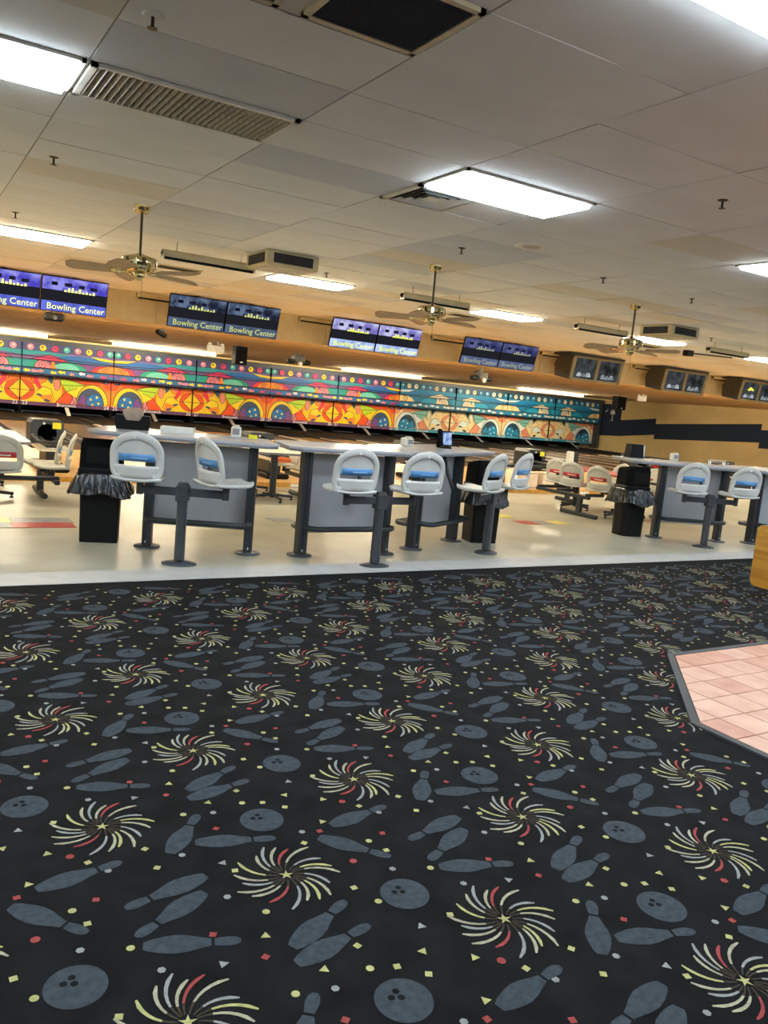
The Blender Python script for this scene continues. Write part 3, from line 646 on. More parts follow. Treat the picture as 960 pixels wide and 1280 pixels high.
        P([(.44, .5), (1, .5), (1, .44), (.9, .40), (.74, .40), (.6, .44), (.43, .49)], 'ora2')
        P([(.86, .42), (1, .46), (1, .06), (.93, .06), (.92, .3)], 'bg'); P([(.95, .30), (1, .34), (1, .06), (.94, .06)], 'orange'); P([(.9, .44), (1, .5), (1, .33), (.93, .36)], 'ora2')
        EL(.79, .08, .185, .33, 'line', 0, PI); EL(.79, .08, .178, .32, 'yellow', 0, PI); EL(.77, .07, .155, .275, 'line', 0, PI); EL(.77, .07, .15, .27, 'dark', 0, PI)
        P([(.62, .07), (.68, .23), (.74, .15), (.72, .07)], 'purple'); EL(.82, .12, .10, .14, 'line'); EL(.82, .12, .094, .132, 'eye'); P([(.72, .1), (.91, .1), (.90, .16), (.73, .13)], 'fish')
        for u, v in ((.77, .16), (.84, .2), (.86, .1), (.79, .07)): EL(u, v, .013, .022, 'dots', n=10)
        P([(.9, .475), (.97, .455), (.95, .43), (.9, .44)], 'dark'); P([(.92, .47), (.95, .46), (.94, .445)], 'white')
        P([(0, 0), (1, 0), (1, .055), (0, .055)], 'foot'); LN([(0, .055), (1, .055)])
    return A
ART = {}
for warm in (0, 1):
    for mir in (0, 1):
        for up in (0, 1): ART[(warm, mir, up)] = mask_art(up, mir).mesh('mask_panel', MW if warm else MC)
num_mat = mat('mask_number_white', (244, 240, 240), .5)
brand = text_mesh('Brunswick', .17, num_mat)
for k in range(-2, 9):
    warm = k <= 4; mir = (k % 2); n0, n1 = 23+2*k, 24+2*k
    if k > 8: break
    style = 'orange and purple cartoon' if warm else 'teal and cream cartoon'
    t = thing('lane_mask', '%s %s lane mask panel counted from the left' % (PANELW[k+2][1], style), 'mask panel', (PX0+k*PW, YM, 0), 0, 'printed lane masks')
    w = 1
    if k == 8: w = 1
    o = put('upper_panel', ART[(int(warm), mir, 1)], t, (0, 0, 0)); o = put('lower_panel', ART[(int(warm), mir, 0)], t, (0, .30, 0))
    q = MB(); q.lo((.006, -.01, MZ1-.03), (PW-.006, .36, MZ1-.002)); q.build('ledge', M_MBLACK, t)
    q = MB(); q.lo((.0, .22, MZ0), (.016, .299, MZ1-.03)); q.build('joint_strip', M_MBLACK, t)
    q = MB(); q.lo((.0, -.11, MZ1), (.014, -.001, MZ2-.005)); q.build('joint_strip', M_MBLACK, t)
    for s, n in ((.17, n0), (PW-.17, n1)):
        me = text_mesh(str(n), .21, num_mat); o = put('lane_number', me, t, (s, .16, MZ0+.075)); o.rotation_euler = (PI/2, 0, 0)
    o = put('maker_name', brand, t, (PW*.5, .16, MZ0+.07)); o.rotation_euler = (PI/2, 0, 0)
q = MB(); q.lo((PX0+9*PW, YM-.15, 0), (PX0+9*PW+.16, YM+.4, MZ2)); tag(q.build('mask_end_post', M_DSTEEL), 'grey end post at the right end of the lane masks', 'post')
# strip lights washing the masks
E_MASK = emis('mask_tube_warm', MASKC, LAMP_MASK, True)
for k, (xa, xb, lab) in enumerate(((.55, 4.35, 'white strip light above the masks at the left edge'), (6.45, 10.2, 'white strip light above the balls of the left orange masks'), (15.5, 19.4, 'white strip light where the masks turn from orange to teal'), (24.8, 29.0, 'white strip light above the right teal masks'))):
    t = thing('mask_strip_light', lab, 'light', ((xa+xb)/2, 29.6, ZL-.012), 0, 'strip lights washing the masks'); L = xb-xa
    q = MB(); q.rbox((0, 0, -.02), (L, .10, .04), .006); q.build('batten', M_WHITE, t)
    q = MB(); q.tube([(-L/2+.03, 0, -.075), (L/2-.03, 0, -.075)], .034, 12); q.build('tube', E_MASK, t)
    for s in (-1, 1): q = MB(); q.rbox((s*(L/2-.012), 0, -.075), (.024, .08, .08), .004); q.build('lamp_holder', M_WHITE, t)

# ---------------------------------------------------------------- things hung under the lower ceiling
def hung(name, lab, cat, x, y, builder, grp=None):
    t = thing(name, lab, cat, (x, y, ZL-.012), 0, grp); builder(t); return t
def speaker_b(w, d, h, drop):
    def f(t):
        q = MB(); q.rbox((0, 0, -drop-h/2), (w, d, h), .015); c = q.build('cabinet', M_BLACK, t)
        q = MB(); q.rbox((0, -d/2-.004, -drop-h/2), (w*.86, .012, h*.9), .004); q.build('grille', M_MBLACK, t)
        q = MB(); q.tube([(0, 0, 0), (0, 0, -drop-.02)], .02, 8); q.build('bracket', M_DSTEEL, t)
        q = MB(); q.lo((-.04, -d/2-.014, -drop-h+.06), (.04, -d/2-.009, -drop-h+.085)); q.build('badge', M_WHITE, t)
    return f
hung('loudspeaker', 'tall black loudspeaker hanging between two orange masks', 'speaker', 8.05, 21.4, speaker_b(.34, .3, .50, .06))
hung('loudspeaker', 'black loudspeaker hanging at the right end of the masks', 'speaker', 26.0, 24.4, speaker_b(.5, .34, .55, .12))
def camera_b(t):
    q = MB(); q.tube([(0, 0, 0), (0, 0, -.09)], .018, 8); q.build('stem', M_DSTEEL, t)
    q = MB(); q.rbox((0, 0, -.15), (.34, .26, .15), .03); q.build('housing', M_BLACK, t)
    q = MB(); q.tube([(0, -.12, -.16), (0, -.15, -.165)], .04, 12); q.build('lens', M_DSTEEL, t)
    q = MB(); q.tube([(-.2, 0, -.03), (-.2, 0, -.15), (.2, 0, -.15), (.2, 0, -.03)], .012, 6); q.build('yoke', M_DSTEEL, t)
hung('spotlight', 'black boxy spotlight hanging below the leftmost screens', 'spotlight', 2.6, 17.0, camera_b)
def small_b(t):
    q = MB(); q.rbox((0, 0, -.05), (.07, .07, .1), .01); q.build('mount', M_DSTEEL, t)
    q = MB(); q.rbox((0, -.02, -.12), (.26, .12, .10), .02, 0, T(rz=.3, ry=.4)); q.build('housing', M_BLACK, t)
hung('mini_spotlight', 'small dark spotlight below the second screen pair', 'spotlight', 5.25, 19.0, small_b)
hung('mini_spotlight', 'small dark spotlight below the fourth screen pair', 'spotlight', 15.3, 20.2, small_b)
def exit_b(t):
    q = MB(); q.tube([(.05, 0, 0), (.05, 0, -.10)], .02, 8); q.build('stem', M_WHITE, t)
    q = MB(); q.rbox((0, 0, -.19), (.48, .07, .19), .015); q.build('box', M_WHITE, t)
    for s in (-1, 1): q = MB(); q.lathe([(.02, -.04), (.055, -.03), (.06, .02), (.03, .04)], 12, (s*.17, 0, -.07)); q.build('lamp_head', M_WHITE, t)
hung('emergency_light', 'cream emergency light box left of the tall loudspeaker', 'light', 7.5, 21.8, exit_b)
hung('emergency_light', 'white emergency light box under the second boxy monitor', 'light', 25.2, 22.5, exit_b)
def proj_b(t):
    q = MB(); q.tube([(0, 0, 0), (0, 0, -.12)], .03, 8); q.build('stem', M_DSTEEL, t)
    q = MB(); q.rbox((0, 0, -.22), (.30, .3, .2), .02); q.build('body', M_CRTB, t)
    for s in (-1, 1): q = MB(); q.rbox((s*.24, -.02, -.30), (.22, .2, .12), .03, 0, T(ry=0)); q.build('lamp_head', M_BLACK, t)
    q = MB(); q.tube([(0, -.12, -.33), (0, -.2, -.36)], .06, 12); q.build('lens', M_WHITE, t)
hung('effect_light', 'dark effect light with three heads above the orange masks', 'effect light', 9.8, 21.4, proj_b)
hung('effect_light', 'dark effect light with three heads under the fourth screens', 'effect light', 14.2, 18.6, proj_b)

# ---------------------------------------------------------------- monitors over the foul line
TXT_BC = {}
def tv_mats(i):
    d = [((78, 70, 190), (150, 150, 235), (92, 104, 205), (236, 240, 130), 1.0), ((40, 46, 66), (120, 140, 175), (96, 112, 140), (216, 220, 130), .62), ((120, 112, 190), (200, 200, 240), (170, 190, 240), (225, 235, 60), .95), ((64, 70, 128), (112, 120, 172), (110, 124, 165), (170, 175, 140), .60)][i]
    return (emis_noise('screen_top_%d' % i, d[0], d[1], .55*d[4], 6), emis('screen_mid_%d' % i, (24, 24, 30), .9), emis_noise('screen_low_%d' % i, tuple(x*.75 for x in d[2]), d[2], .75*d[4], 5), emis('screen_text_%d' % i, d[3], .9*d[4]), emis_noise('screen_spot_%d' % i, (14, 14, 24), (40, 40, 70), .5, 8))
TVW, TVH, TILT = 1.085, .60, .26
def tv(x, i, lab):
    t = thing('screen', lab, 'television', (x, 15.2, 2.585), 0, 'wide screens hung above the lanes')
    M0 = Matrix.Rotation(TILT, 4, 'X'); m = tv_mats(i)
    def part(name, b, mt, par=t): return b.build(name, mt, par)
    q = MB(); q.rbox((0, .03, TVH/2), (TVW, .05, TVH), .008, 0, M0); part('casing', q, M_BLACK)
    w = TVW-.024
    def band(z0, z1, name, mt, y=.004, x0=-w/2, x1=w/2):
        q = MB(); q.add([(x0, y, z0), (x1, y, z0), (x1, y, z1), (x0, y, z1)], [(0, 1, 2, 3)], 0, False, M0); return part(name, q, mt)
    sc = band(.012, TVH-.012, 'display', m[1], .0045)
    def sub(z0, z1, x0, x1, mt, y, name):
        o = band(z0, z1, name, mt, y, x0, x1); o.parent = sc; return o
    sub(TVH*.62, TVH-.012, -w/2, w/2, m[0], .0035, 'picture_band'); sub(.014, TVH*.30, -w/2, w/2, m[2], .0035, 'picture_band')
    rr = random.Random(5+i)
    for (u, wd, z) in ((-.34, .1, .80), (-.12, .12, .80), (.1, .1, .78), (.3, .12, .76)):
        q = MB(); q.add([(u-wd/2, .0028, TVH*(z-.05)), (u+wd/2, .0028, TVH*(z-.05)), (u+wd/2, .0028, TVH*(z+.05)), (u-wd/2, .0028, TVH*(z+.05))], [(0, 1, 2, 3)], 0, False, M0)
        part('picture_shape', q, m[4], sc)
    for k in range(9):
        q = MB(); u = -.16+k*.058; hgt = (.04, .085, .10, .05, .095, .035, .05, .03, .055)[k]
        q.add([(u-.022, .0025, TVH*.60), (u+.022, .0025, TVH*.60), (u+.016, .0025, TVH*.60+hgt*.8), (u-.012, .0025, TVH*.60+hgt*.8)], [(0, 1, 2, 3)], 0, False, M0)
        part('score_figure', q, m[3], sc)
    me = TXT_BC.get(i) or text_mesh('Bowling Center', .15, m[3], .0008); TXT_BC[i] = me
    o = put('screen_text', me, sc); o.matrix_local = M0 @ Matrix.Translation((.03, .0015, TVH*.15)) @ Matrix.Rotation(PI/2, 4, 'X')
    q = MB(); q.tube([(0, .05, TVH-.06), (0, .05, ZC-2.585)], .032, 8); q.build('pole', M_BLACK, t)
    q = MB(); q.rbox((0, .07, TVH-.1), (.3, .05, .2), .01, 0, T(0, -.08, 0)); q.build('wall_mount', M_BLACK, t)
names = ['first', 'second', 'third', 'fourth']
for k in range(4):
    xl = 4.27+3.345*(k-1)
    if k == 0: xl = 1.0
    tv(xl+TVW/2, k, 'left screen of the %s lit pair counted from the left' % names[k])
    tv(xl+TVW*1.5+.012, k, 'right screen of the %s lit pair counted from the left' % names[k])
E_CRT = emis_noise('crt_picture', (34, 36, 36), (70, 74, 76), .5, 4); E_CRTW = emis_noise('crt_picture_pale', (110, 116, 120), (180, 188, 190), .55, 9); E_CRTY = emis('crt_picture_yellow', (215, 225, 80), .9)
def crt(x, lab, yel=False):
    t = thing('monitor_cabinet', lab, 'monitor', (x, 15.2, 2.53), 0, 'boxy twin monitor cabinets')
    M0 = Matrix.Rotation(.16, 4, 'X'); H, Wd, D = .60, 1.75, .62
    q = MB(); q.prism([(0, 0), (.0, H), (D*.75, H), (D, H*.5), (D*.85, 0)], -Wd/2, Wd/2, M=M0 @ Matrix(((0, 0, 1, 0), (1, 0, 0, 0), (0, 1, 0, 0), (0, 0, 0, 1)))); q.build('housing', M_CRTB, t)
    q = MB()
    for a, bb in (((-Wd/2, 0), (Wd/2, .055)), ((-Wd/2, H-.05), (Wd/2, H)), ((-Wd/2, 0), (-Wd/2+.10, H)), ((Wd/2-.10, 0), (Wd/2, H)), ((-.05, 0), (.05, H))): q.lo((a[0], -.03, a[1]), (bb[0], .0, bb[1]), 0, M0)
    q.build('face_frame', M_CRTF, t)
    q = MB(); q.lo((-Wd/2-.12, -.10, H+.0), (Wd/2+.05, D*.8, H+.05)); q.build('top_plate', M_CRTB, t)
    for s in (-1, 1):
        x0, x1 = (-Wd/2+.10, -.05) if s < 0 else (.05, Wd/2-.10)
        q = MB(); R = 6; rows = []
        for i in range(R+1):
            z = .055+(H-.105)*i/R; rows.append([(x0+(x1-x0)*j/R, -.005-.02*math.sin(PI*j/R)*math.sin(PI*i/R), z) for j in range(R+1)])
        vs = sum(rows, []); q.add(vs, [(i*(R+1)+j, i*(R+1)+j+1, (i+1)*(R+1)+j+1, (i+1)*(R+1)+j) for i in range(R) for j in range(R)], 0, True, M0); sc = q.build('picture_tube', E_CRT, t)
        cx = (x0+x1)/2
        for dx, r in ((-.17, .09), (-.02, .075), (.13, .10)):
            q = MB(); q.add([(cx+dx+r*math.cos(a*PI/7), -.028, .10+(r*1.2)*math.sin(a*PI/7)) for a in range(8)], [tuple(range(8))], 0, False, M0)
            q.build('picture_shape', E_CRTW, sc)
        if yel and s < 0:
            q = MB(); q.add([(cx+dx, -.029, z) for dx, z in ((-.15, .34), (-.06, .30), (.02, .33), (.15, .31), (.13, .36), (.03, .40), (-.04, .42), (-.08, .37))], [tuple(range(8))], 0, False, M0); q.build('picture_shape', E_CRTY, sc)
    for px in (-.62, -.40, .5): q = MB(); q.tube([(px, .2, H+.04), (px, .2, ZC-2.53)], .035, 8); q.build('pole', M_BLACK, t)
crt(15.2, 'boxy twin monitor cabinet left of its two neighbours, above the speaker'); crt(18.55, 'middle boxy twin monitor cabinet'); crt(21.85, 'boxy twin monitor cabinet cut by the right edge, yellow picture', True)

# ---------------------------------------------------------------- moulded seat shell (shared meshes)
SW, SH = .225, .41            # half width and height of the back
def back_y(x, z): return -.185-.075*(z/SH)+.055*(x/SW)**2
def half_w(z):
    # rounded D: full width from .08 to .22, domed top
    if z < .09: return SW*(.80+.20*math.sin(PI/2*max(0, z)/.09))
    if z < .20: return SW
    q = min(1, (z-.20)/(SH-.20)); return SW*max(.02, (1-q**2.4))**.5
def shell_meshes(mt, lab):
    loop = []
    zs = [.0, .02, .045, .07, .09, .13, .17, .20, .235, .27, .30, .325, .345, .362, .376, .388, .397, .404, .408]
    right = [(max(.012*i_, half_w(z)-.036) if z < .39 else max(.0, half_w(z)-.036), max(.03, min(z, SH)-.036*min(1, max(0, (z-.2)/.2)))) for i_, z in zip([0]*len(zs), zs)]
    pts = right+[(-x, z) for x, z in reversed(right)]
    path = [(x, back_y(x, z), z) for x, z in pts]
    B = MB(); B.tube(path, .017, 10, True, 0, None, ry=.036, up=(0, 1, 0))
    def fill(z0, z1, t, inset, n=5, push=0):
        rows = []
        for i in range(n+1):
            z = z0+(z1-z0)*i/n; w = max(.01, half_w(z)-inset)
            rows.append([(w*(j/5-1), back_y(w*(j/5-1), z)-t/2+push, z) for j in range(11)])
        B.slab(rows, t)
    fill(.150, .350, .012, .045, 8, .006); fill(.01, .112, .030, .03, 4)
    Lb = MB()
    def band(z0, z1, push):
        rows = []
        for i in range(3):
            z = z0+(z1-z0)*i/2; w = .150; rows.append([(w*(j/5-1), back_y(w*(j/5-1), z)-.0015+push, z) for j in range(11)])
        Lb.slab(rows, .003)
    band(.148, .212, -.004)
    Lt = MB(); rows = []
    for i in range(2):
        z = .168+.014*i; w = .075; rows.append([(w*(j/4-1)+.02, back_y(w*(j/4-1), z)-.0095, z) for j in range(9)])
    Lt.slab(rows, .002)
    Pn = MB(); n = 12; top, bot = [], []
    rows = []
    for i in range(n+1):
        v = -1+2*i/n; y = .0+.215*v
        wv = SW*.95*(1-abs(v)**5*.55) if v > 0 else SW*.93
        rows.append([(wv*(j/5-1), y, .018*(j/5-1)**2+.022*max(0, v)**2*0+.02*max(0, v-.55)*1.6-.012*math.cos(v*1.5)) for j in range(11)])
    R, C = n+1, 11; A = sum(rows, []); Bt = [(p[0]*.97, p[1]*.98, p[2]-.026) for p in A]; N_ = R*C; fs = []
    for i in range(R-1):
        for j in range(C-1):
            a, b_, c, d = i*C+j, i*C+j+1, (i+1)*C+j+1, (i+1)*C+j; fs += [(a, b_, c, d), (N_+d, N_+c, N_+b_, N_+a)]
    for j in range(C-1): fs += [(j+1, j, N_+j, N_+j+1), ((R-1)*C+j, (R-1)*C+j+1, N_+(R-1)*C+j+1, N_+(R-1)*C+j)]
    for i in range(R-1): fs += [(i*C, (i+1)*C, N_+(i+1)*C, N_+i*C), ((i+1)*C+C-1, i*C+C-1, N_+i*C+C-1, N_+(i+1)*C+C-1)]
    Pn.add(A+Bt, fs, 0, True)
    return dict(back=B.mesh('backrest', mt), label=Lb.mesh('label_band', lab), txt=Lt.mesh('label_print', M_LTXT if lab is M_LBLUE else M_WHITE), pan=Pn.mesh('seat', mt))
SH_BLUE = shell_meshes(M_SEAT, M_LBLUE); SH_RED = shell_meshes(M_SEATL, M_LRED); SH_CBLUE = shell_meshes(M_SEATL, M_LBLUE)
def shell(parent, x, y, z, az, kit):
    """az: compass angle of the seat's facing, clockwise from +Y"""
    p = put('seat', kit['pan'], parent, (x, y, z), -az)
    put('backrest', kit['back'], p, (0, 0, 0)); put('label_band', kit['label'], p, (0, 0, 0)); put('label_print', kit['txt'], p, (0, 0, 0)); return p

# ---------------------------------------------------------------- bar tables and twin stools
TOPZ = 1.09
def bar_table(cx, cy, az, lab, left=.72, right=.72, lb=.52, rb=.52):
    """az: compass angle of the back normal; legs at x=-.48,.48 in the table's frame"""
    t = thing('bar_table', lab, 'table', (cx, cy, 0), -az, 'high tables along the concourse')
    q = MB(); poly = [(-left, -.10), (-left+.10, -.2), (right-.10, -.2), (right, -.10), (rb+.05, .62), (rb-.04, .70), (-lb+.04, .70), (-lb-.05, .62)]
    q.prism(poly, TOPZ-.022, TOPZ, 0); q.prism([(x*.985, y*.985+.003) for x, y in poly], TOPZ-.045, TOPZ-.022, 1); q.build('table_top', [M_TOP, M_TOPEDGE], t)
    for s in (-1, 1):
        q = MB(); q.rbox((s*.48, 0, TOPZ/2-.02), (.085, .13, TOPZ-.05), .018); q.rbox((s*.48-s*.02, -.07, TOPZ/2-.02), (.04, .03, TOPZ-.05), .008); lg = q.build('leg', M_DSTEEL2, t)
        q = MB(); q.lathe([(.13, 0), (.13, .012), (.09, .022), (.07, .026)], 20, (s*.48, 0, 0), sx=.95); q.build('base_plate', M_DSTEEL, lg)
        q = MB(); q.tube([(s*.48, -.06, .06), (s*.48, -.072, .06)], .012, 8); q.build('bolt', M_WHITE, lg)
    q = MB(); q.rbox((0, .05, .62), (.96, .022, .80), .004); q.build('front_panel', M_PANEL, t)
    q = MB(); q.tube([(-.48, -.04, .30), (-.47, -.17, .30), (-.42, -.22, .30), (.42, -.22, .30), (.47, -.17, .30), (.48, -.04, .30)], .028, 10); q.build('footrest', M_DSTEEL2, t)
    q = MB(); q.tube([(-.48, .06, .27), (-.47, .2, .27), (-.42, .24, .27), (.42, .24, .27), (.47, .2, .27), (.48, .06, .27)], .028, 10); q.build('footrest', M_DSTEEL2, t)
    q = MB(); q.tube([(.10, .02, TOPZ-.05), (.10, -.02, .98), (.09, -.07, .84), (.07, -.13, .74), (.03, -.18, .68)], .022, 8); q.build('brace', M_DSTEEL2, t)
    return t
def stool(cx, cy, az, lab, azl, azr, arm=.37, rot=None):
    t = thing('twin_stool', lab, 'stool', (cx, cy, 0), 0, 'twin-seat stools at the high tables')
    q = MB(); q.lathe([(.155, 0), (.155, .010), (.11, .022), (.06, .028)], 24, sx=1.0, sy=.8, M=T(rz=-az)); q.build('base_plate', M_DSTEEL, t)
    q = MB(); q.rbox((0, 0, .36), (.085, .085, .68), .02, 0, T(rz=-az)); q.build('post', M_DSTEEL, t)
    q = MB(); q.rbox((0, 0, .635), (.115, .115, .15), .012, 0, T(rz=-az)); q.rbox((0, 0, .715), (.09, .09, .03), .01, 0, T(rz=-az)); q.build('bracket', M_DSTEEL, t)
    ux, uy = math.cos(-az), math.sin(-az)
    for s, a2 in ((-1, azl), (1, azr)):
        ex, ey = s*arm*ux, s*arm*uy
        q = MB(); q.rbox((s*(.05+arm)/2, 0, .645), (arm-.02, .05, .07), .008, 0, T(rz=-az)); q.tube([(ex, ey, .60), (ex, ey, .712)], .032, 10); ar = q.build('arm', M_DSTEEL, t)
        q = MB(); q.rbox((ex, ey, .716), (.17, .17, .012), .004); q.build('seat_plate', M_BLACK, ar)
        shell(t, ex, ey, .752, a2, SH_BLUE)
    return t
D = math.radians
bar_table(2.515, 7.49, D(25.5), 'high table left of the gap, beside the square bin', left=1.05, lb=1.0)
bar_table(3.92, 7.145, D(0), 'middle high table facing the carpet, right of the gap')
bar_table(5.31, 7.55, D(-27), 'high table angled away, with the small tablet screen', right=1.15, rb=1.1)
bar_table(9.81, 7.62, D(24), 'high table at the right with the napkin box on it', left=1.0, lb=.95)
bar_table(11.25, 7.25, D(0), 'high table cut off by the right edge of the frame')
stool(2.16, 6.91, D(25.5), 'twin stool beside the square bin, right seat turned sideways', D(25), D(78))
stool(3.98, 6.58, 0, 'twin stool nearest the carpet, in front of the middle table', D(6), D(6))
stool(5.71, 7.05, D(-27), 'twin stool with both seats turned to the left', D(-24), D(-24))
stool(9.51, 7.07, D(24.5), 'twin stool at the right, before the table with the napkin box', D(26), D(24))
# things on the high tables
def dispenser(x, y, z, lab, rz=0, w=.13, h_=.13, m=M_WHITE):
    t = thing('napkin_box', lab, 'napkin box', (x, y, z), rz)
    q = MB(); q.rbox((0, 0, h_/2), (w, .11, h_), .012); q.build('body', m, t)
    q = MB(); q.rbox((0, -.056, h_*.55), (w*.7, .006, h_*.55), .002); q.build('front_plate', M_VGREY, t)
    q = MB(); q.rbox((0, -.02, h_+.008), (w*.6, .05, .016), .004); q.build('napkins', M_CARD, t)
dispenser(2.95, 7.80, TOPZ, 'small white napkin box by the yellow card on the left high table', -.4, .10, .11)
q = MB(); q.rbox((0, 0, .02), (.09, .03, .04), .004, 0, T(rz=-.4)); o = q.build('yellow_card', M_YTAG, None, (3.10, 7.72, TOPZ)); tag(o, 'small yellow card lying beside the napkin box on the left high table', 'card')
t = thing('white_tray', 'low white open tray on the left high table', 'tray', (2.42, 8.02, TOPZ), -.4)
q = MB(); q.lo((-.16, -.1, 0), (.16, .1, .008)); q.build('tray_floor', M_WHITE, t)
q = MB(); q.lo((-.16, -.1, .008), (.16, -.09, .055)); q.lo((-.16, .09, .008), (.16, .1, .055)); q.lo((-.16, -.09, .008), (-.15, .09, .055)); q.lo((.15, -.09, .008), (.16, .09, .055)); q.build('tray_rim', M_WHITE, t)
t = thing('caddy', 'black caddy holding tan paper bags on the left high table', 'caddy', (2.0, 8.12, TOPZ), -.3)
q = MB(); q.prism([(-.15, 0), (.15, 0), (.17, .07), (.16, .14), (.09, .14), (.06, .09), (-.06, .09), (-.09, .14), (-.16, .14), (-.17, .07)][::-1], -.06, .06, M=Matrix(((1, 0, 0, 0), (0, 0, 1, 0), (0, 1, 0, 0), (0, 0, 0, 1)))); q.build('holder', M_BLACK, t)
q = MB(); q.prism([(-.08, .03), (.08, .03), (.10, .19), (.04, .215), (-.03, .21), (-.10, .19)][::-1], -.03, .03, M=Matrix(((1, 0, 0, 0), (0, 0, 1, 0), (0, 1, 0, 0), (0, 0, 0, 1)))); q.build('paper_bag', mat('brown_paper', (168, 148, 130), .8, var=.1, scale=20), t)
dispenser(5.12, 7.98, TOPZ, 'pale napkin box on the angled high table left of the tablet', .3, .13, .10)
t = thing('tablet_stand', 'small tablet with a blue screen standing on the angled high table', 'tablet', (5.72, 8.02, TOPZ), .3)
q = MB(); q.rbox((0, 0, .115), (.20, .03, .19), .008, 0, Matrix.Rotation(-.15, 4, 'X')); q.build('casing', M_BLACK, t)
q = MB(); q.add([(-.085, -.0165, .04), (.085, -.0165, .04), (.085, -.0165, .19), (-.085, -.0165, .19)], [(0, 1, 2, 3)], 0, False, Matrix.Rotation(-.15, 4, 'X')); q.build('display', emis_noise('tablet_picture', (90, 130, 200), (190, 210, 240), .55, 14), t)
q = MB(); q.rbox((0, .04, .008), (.14, .14, .016), .005); q.build('foot', M_BLACK, t)
q = MB(); q.rbox((-.135, .02, .12), (.05, .05, .22), .01); q.build('card_reader', M_MBLACK, t)
dispenser(10.05, 8.20, TOPZ, 'white napkin box between the seats on the right high table', -.3, .10, .11)
t = thing('caddy', 'black box caddy at the left end of the right high table', 'caddy', (9.42, 8.42, TOPZ), -.2)
q = MB(); q.box((0, 0, .10), (.24, .16, .20), 0, None, .85); q.build('holder', M_BLACK, t)
q = MB(); q.rbox((.13, 0, .10), (.03, .12, .18), .006); q.build('white_panel', M_WHITE, t)
for k, (x, y, lab) in enumerate(((10.42, 7.85, 'small shaker beside a twin on the right high table, farther left'), (10.62, 7.75, 'small shaker on the right high table, nearest the edge'))):
    t = thing('shaker', lab, 'shaker', (x, y, TOPZ)); q = MB(); q.lathe([(.022, 0), (.024, .04), (.018, .05)], 12); q.build('jar', M_WHITE, t); q = MB(); q.lathe([(.018, .05), (.018, .062), (.008, .07)], 12); q.build('lid', M_VGREY, t)

# ---------------------------------------------------------------- litter bins
def bin_(cx, cy, rz, w, d, lab, rnd, seed):
    t = thing('litter_bin', lab, 'bin', (cx, cy, 0), rz, 'black hooded litter bins'); R_ = random.Random(seed)
    def rr(a, c, z, k=rnd, n=5):
        pts = []
        for sx, sy, a0 in ((1, -1, -PI/2), (1, 1, 0), (-1, 1, PI/2), (-1, -1, PI)):
            for i in range(n): an = a0+PI/2*i/(n-1); pts.append((sx*(a-k)+k*math.cos(an), sy*(c-k)+k*math.sin(an), z))
        return pts
    def loft(rings, mt, name, smooth=False):
        q = MB(); n = len(rings[0]); vs = sum(rings, [])
        q.add(vs, [(i*n+k, i*n+(k+1) % n, (i+1)*n+(k+1) % n, (i+1)*n+k) for i in range(len(rings)-1) for k in range(n)], 0, smooth)
        q.add(rings[0], [tuple(reversed(range(n)))]); q.add(rings[-1], [tuple(range(n))]); return q.build(name, mt, t)
    loft([rr(w*.47, d*.47, 0), rr(w*.5, d*.5, .64)], M_BLACK, 'body')
    loft([rr(w*.545, d*.545, .63), rr(w*.56, d*.56, .65), rr(w*.56, d*.56, .70), rr(w*.52, d*.52, .72)], M_BLACK, 'rim')
    hood = [rr(w*.53, d*.53, .72), rr(w*.51, d*.51, .93), [(x, y, .95+.05*(1-(y/d+.5))) for x, y, z in rr(w*.47, d*.47, 0)]]
    loft(hood, M_MBLACK, 'hood')
    q = MB(); q.rbox((0, -d*.525, .84), (w*.72, .012, .16), .004, 0); q.build('flap', M_BLACK, t)
    q = MB(); n = 120; rows = []
    fold = [R_.uniform(-1, 1) for _ in range(n)]; fold = [(fold[k]+fold[k-1]*.7+fold[(k+1) % n]*.7)/1.6 for k in range(n)]
    hem = [.5*math.sin(2*PI*k/n*3+seed)+.5*math.sin(2*PI*k/n*5+2*seed) for k in range(n)]
    for i, (z, s) in enumerate(((.675, 1.13), (.66, 1.20), (.62, 1.30), (.57, 1.42), (.52, 1.53), (.475, 1.62), (.465, 1.58), (.50, 1.50))):
        row = []
        for k in range(n):
            a = 2*PI*k/n; c, s_ = math.cos(a), math.sin(a); base = 1/((abs(c)/(w*.5))**4+(abs(s_)/(d*.5))**4)**.25
            amt = (0, .2, .6, .9, 1, 1, 1, .8)[i]; wob = 1+amt*(.045*fold[k]+.02*fold[(k*7+3*i) % n]); zz = z+amt*(.03*hem[k]+.008*fold[(k+i*5) % n])
            row.append((c*base*s*wob, s_*base*s*wob, zz))
        rows.append(row)
    vs = sum(rows, []); q.add(vs, [(i*n+k, (i+1)*n+k, (i+1)*n+(k+1) % n, i*n+(k+1) % n) for i in range(len(rows)-1) for k in range(n)], 0, False)
    q.build('bag_skirt', M_BAG, t)
bin_(1.71, 8.04, -.28, .37, .30, 'square black bin with a bag skirt left of the first stool', .025, 1)
bin_(6.12, 7.72, -.2, .36, .32, 'black bin half hidden behind the left-turned stools', .03, 2)
bin_(9.03, 8.02, -.2, .38, .36, 'rounded black bin left of the right high table', .10, 3)

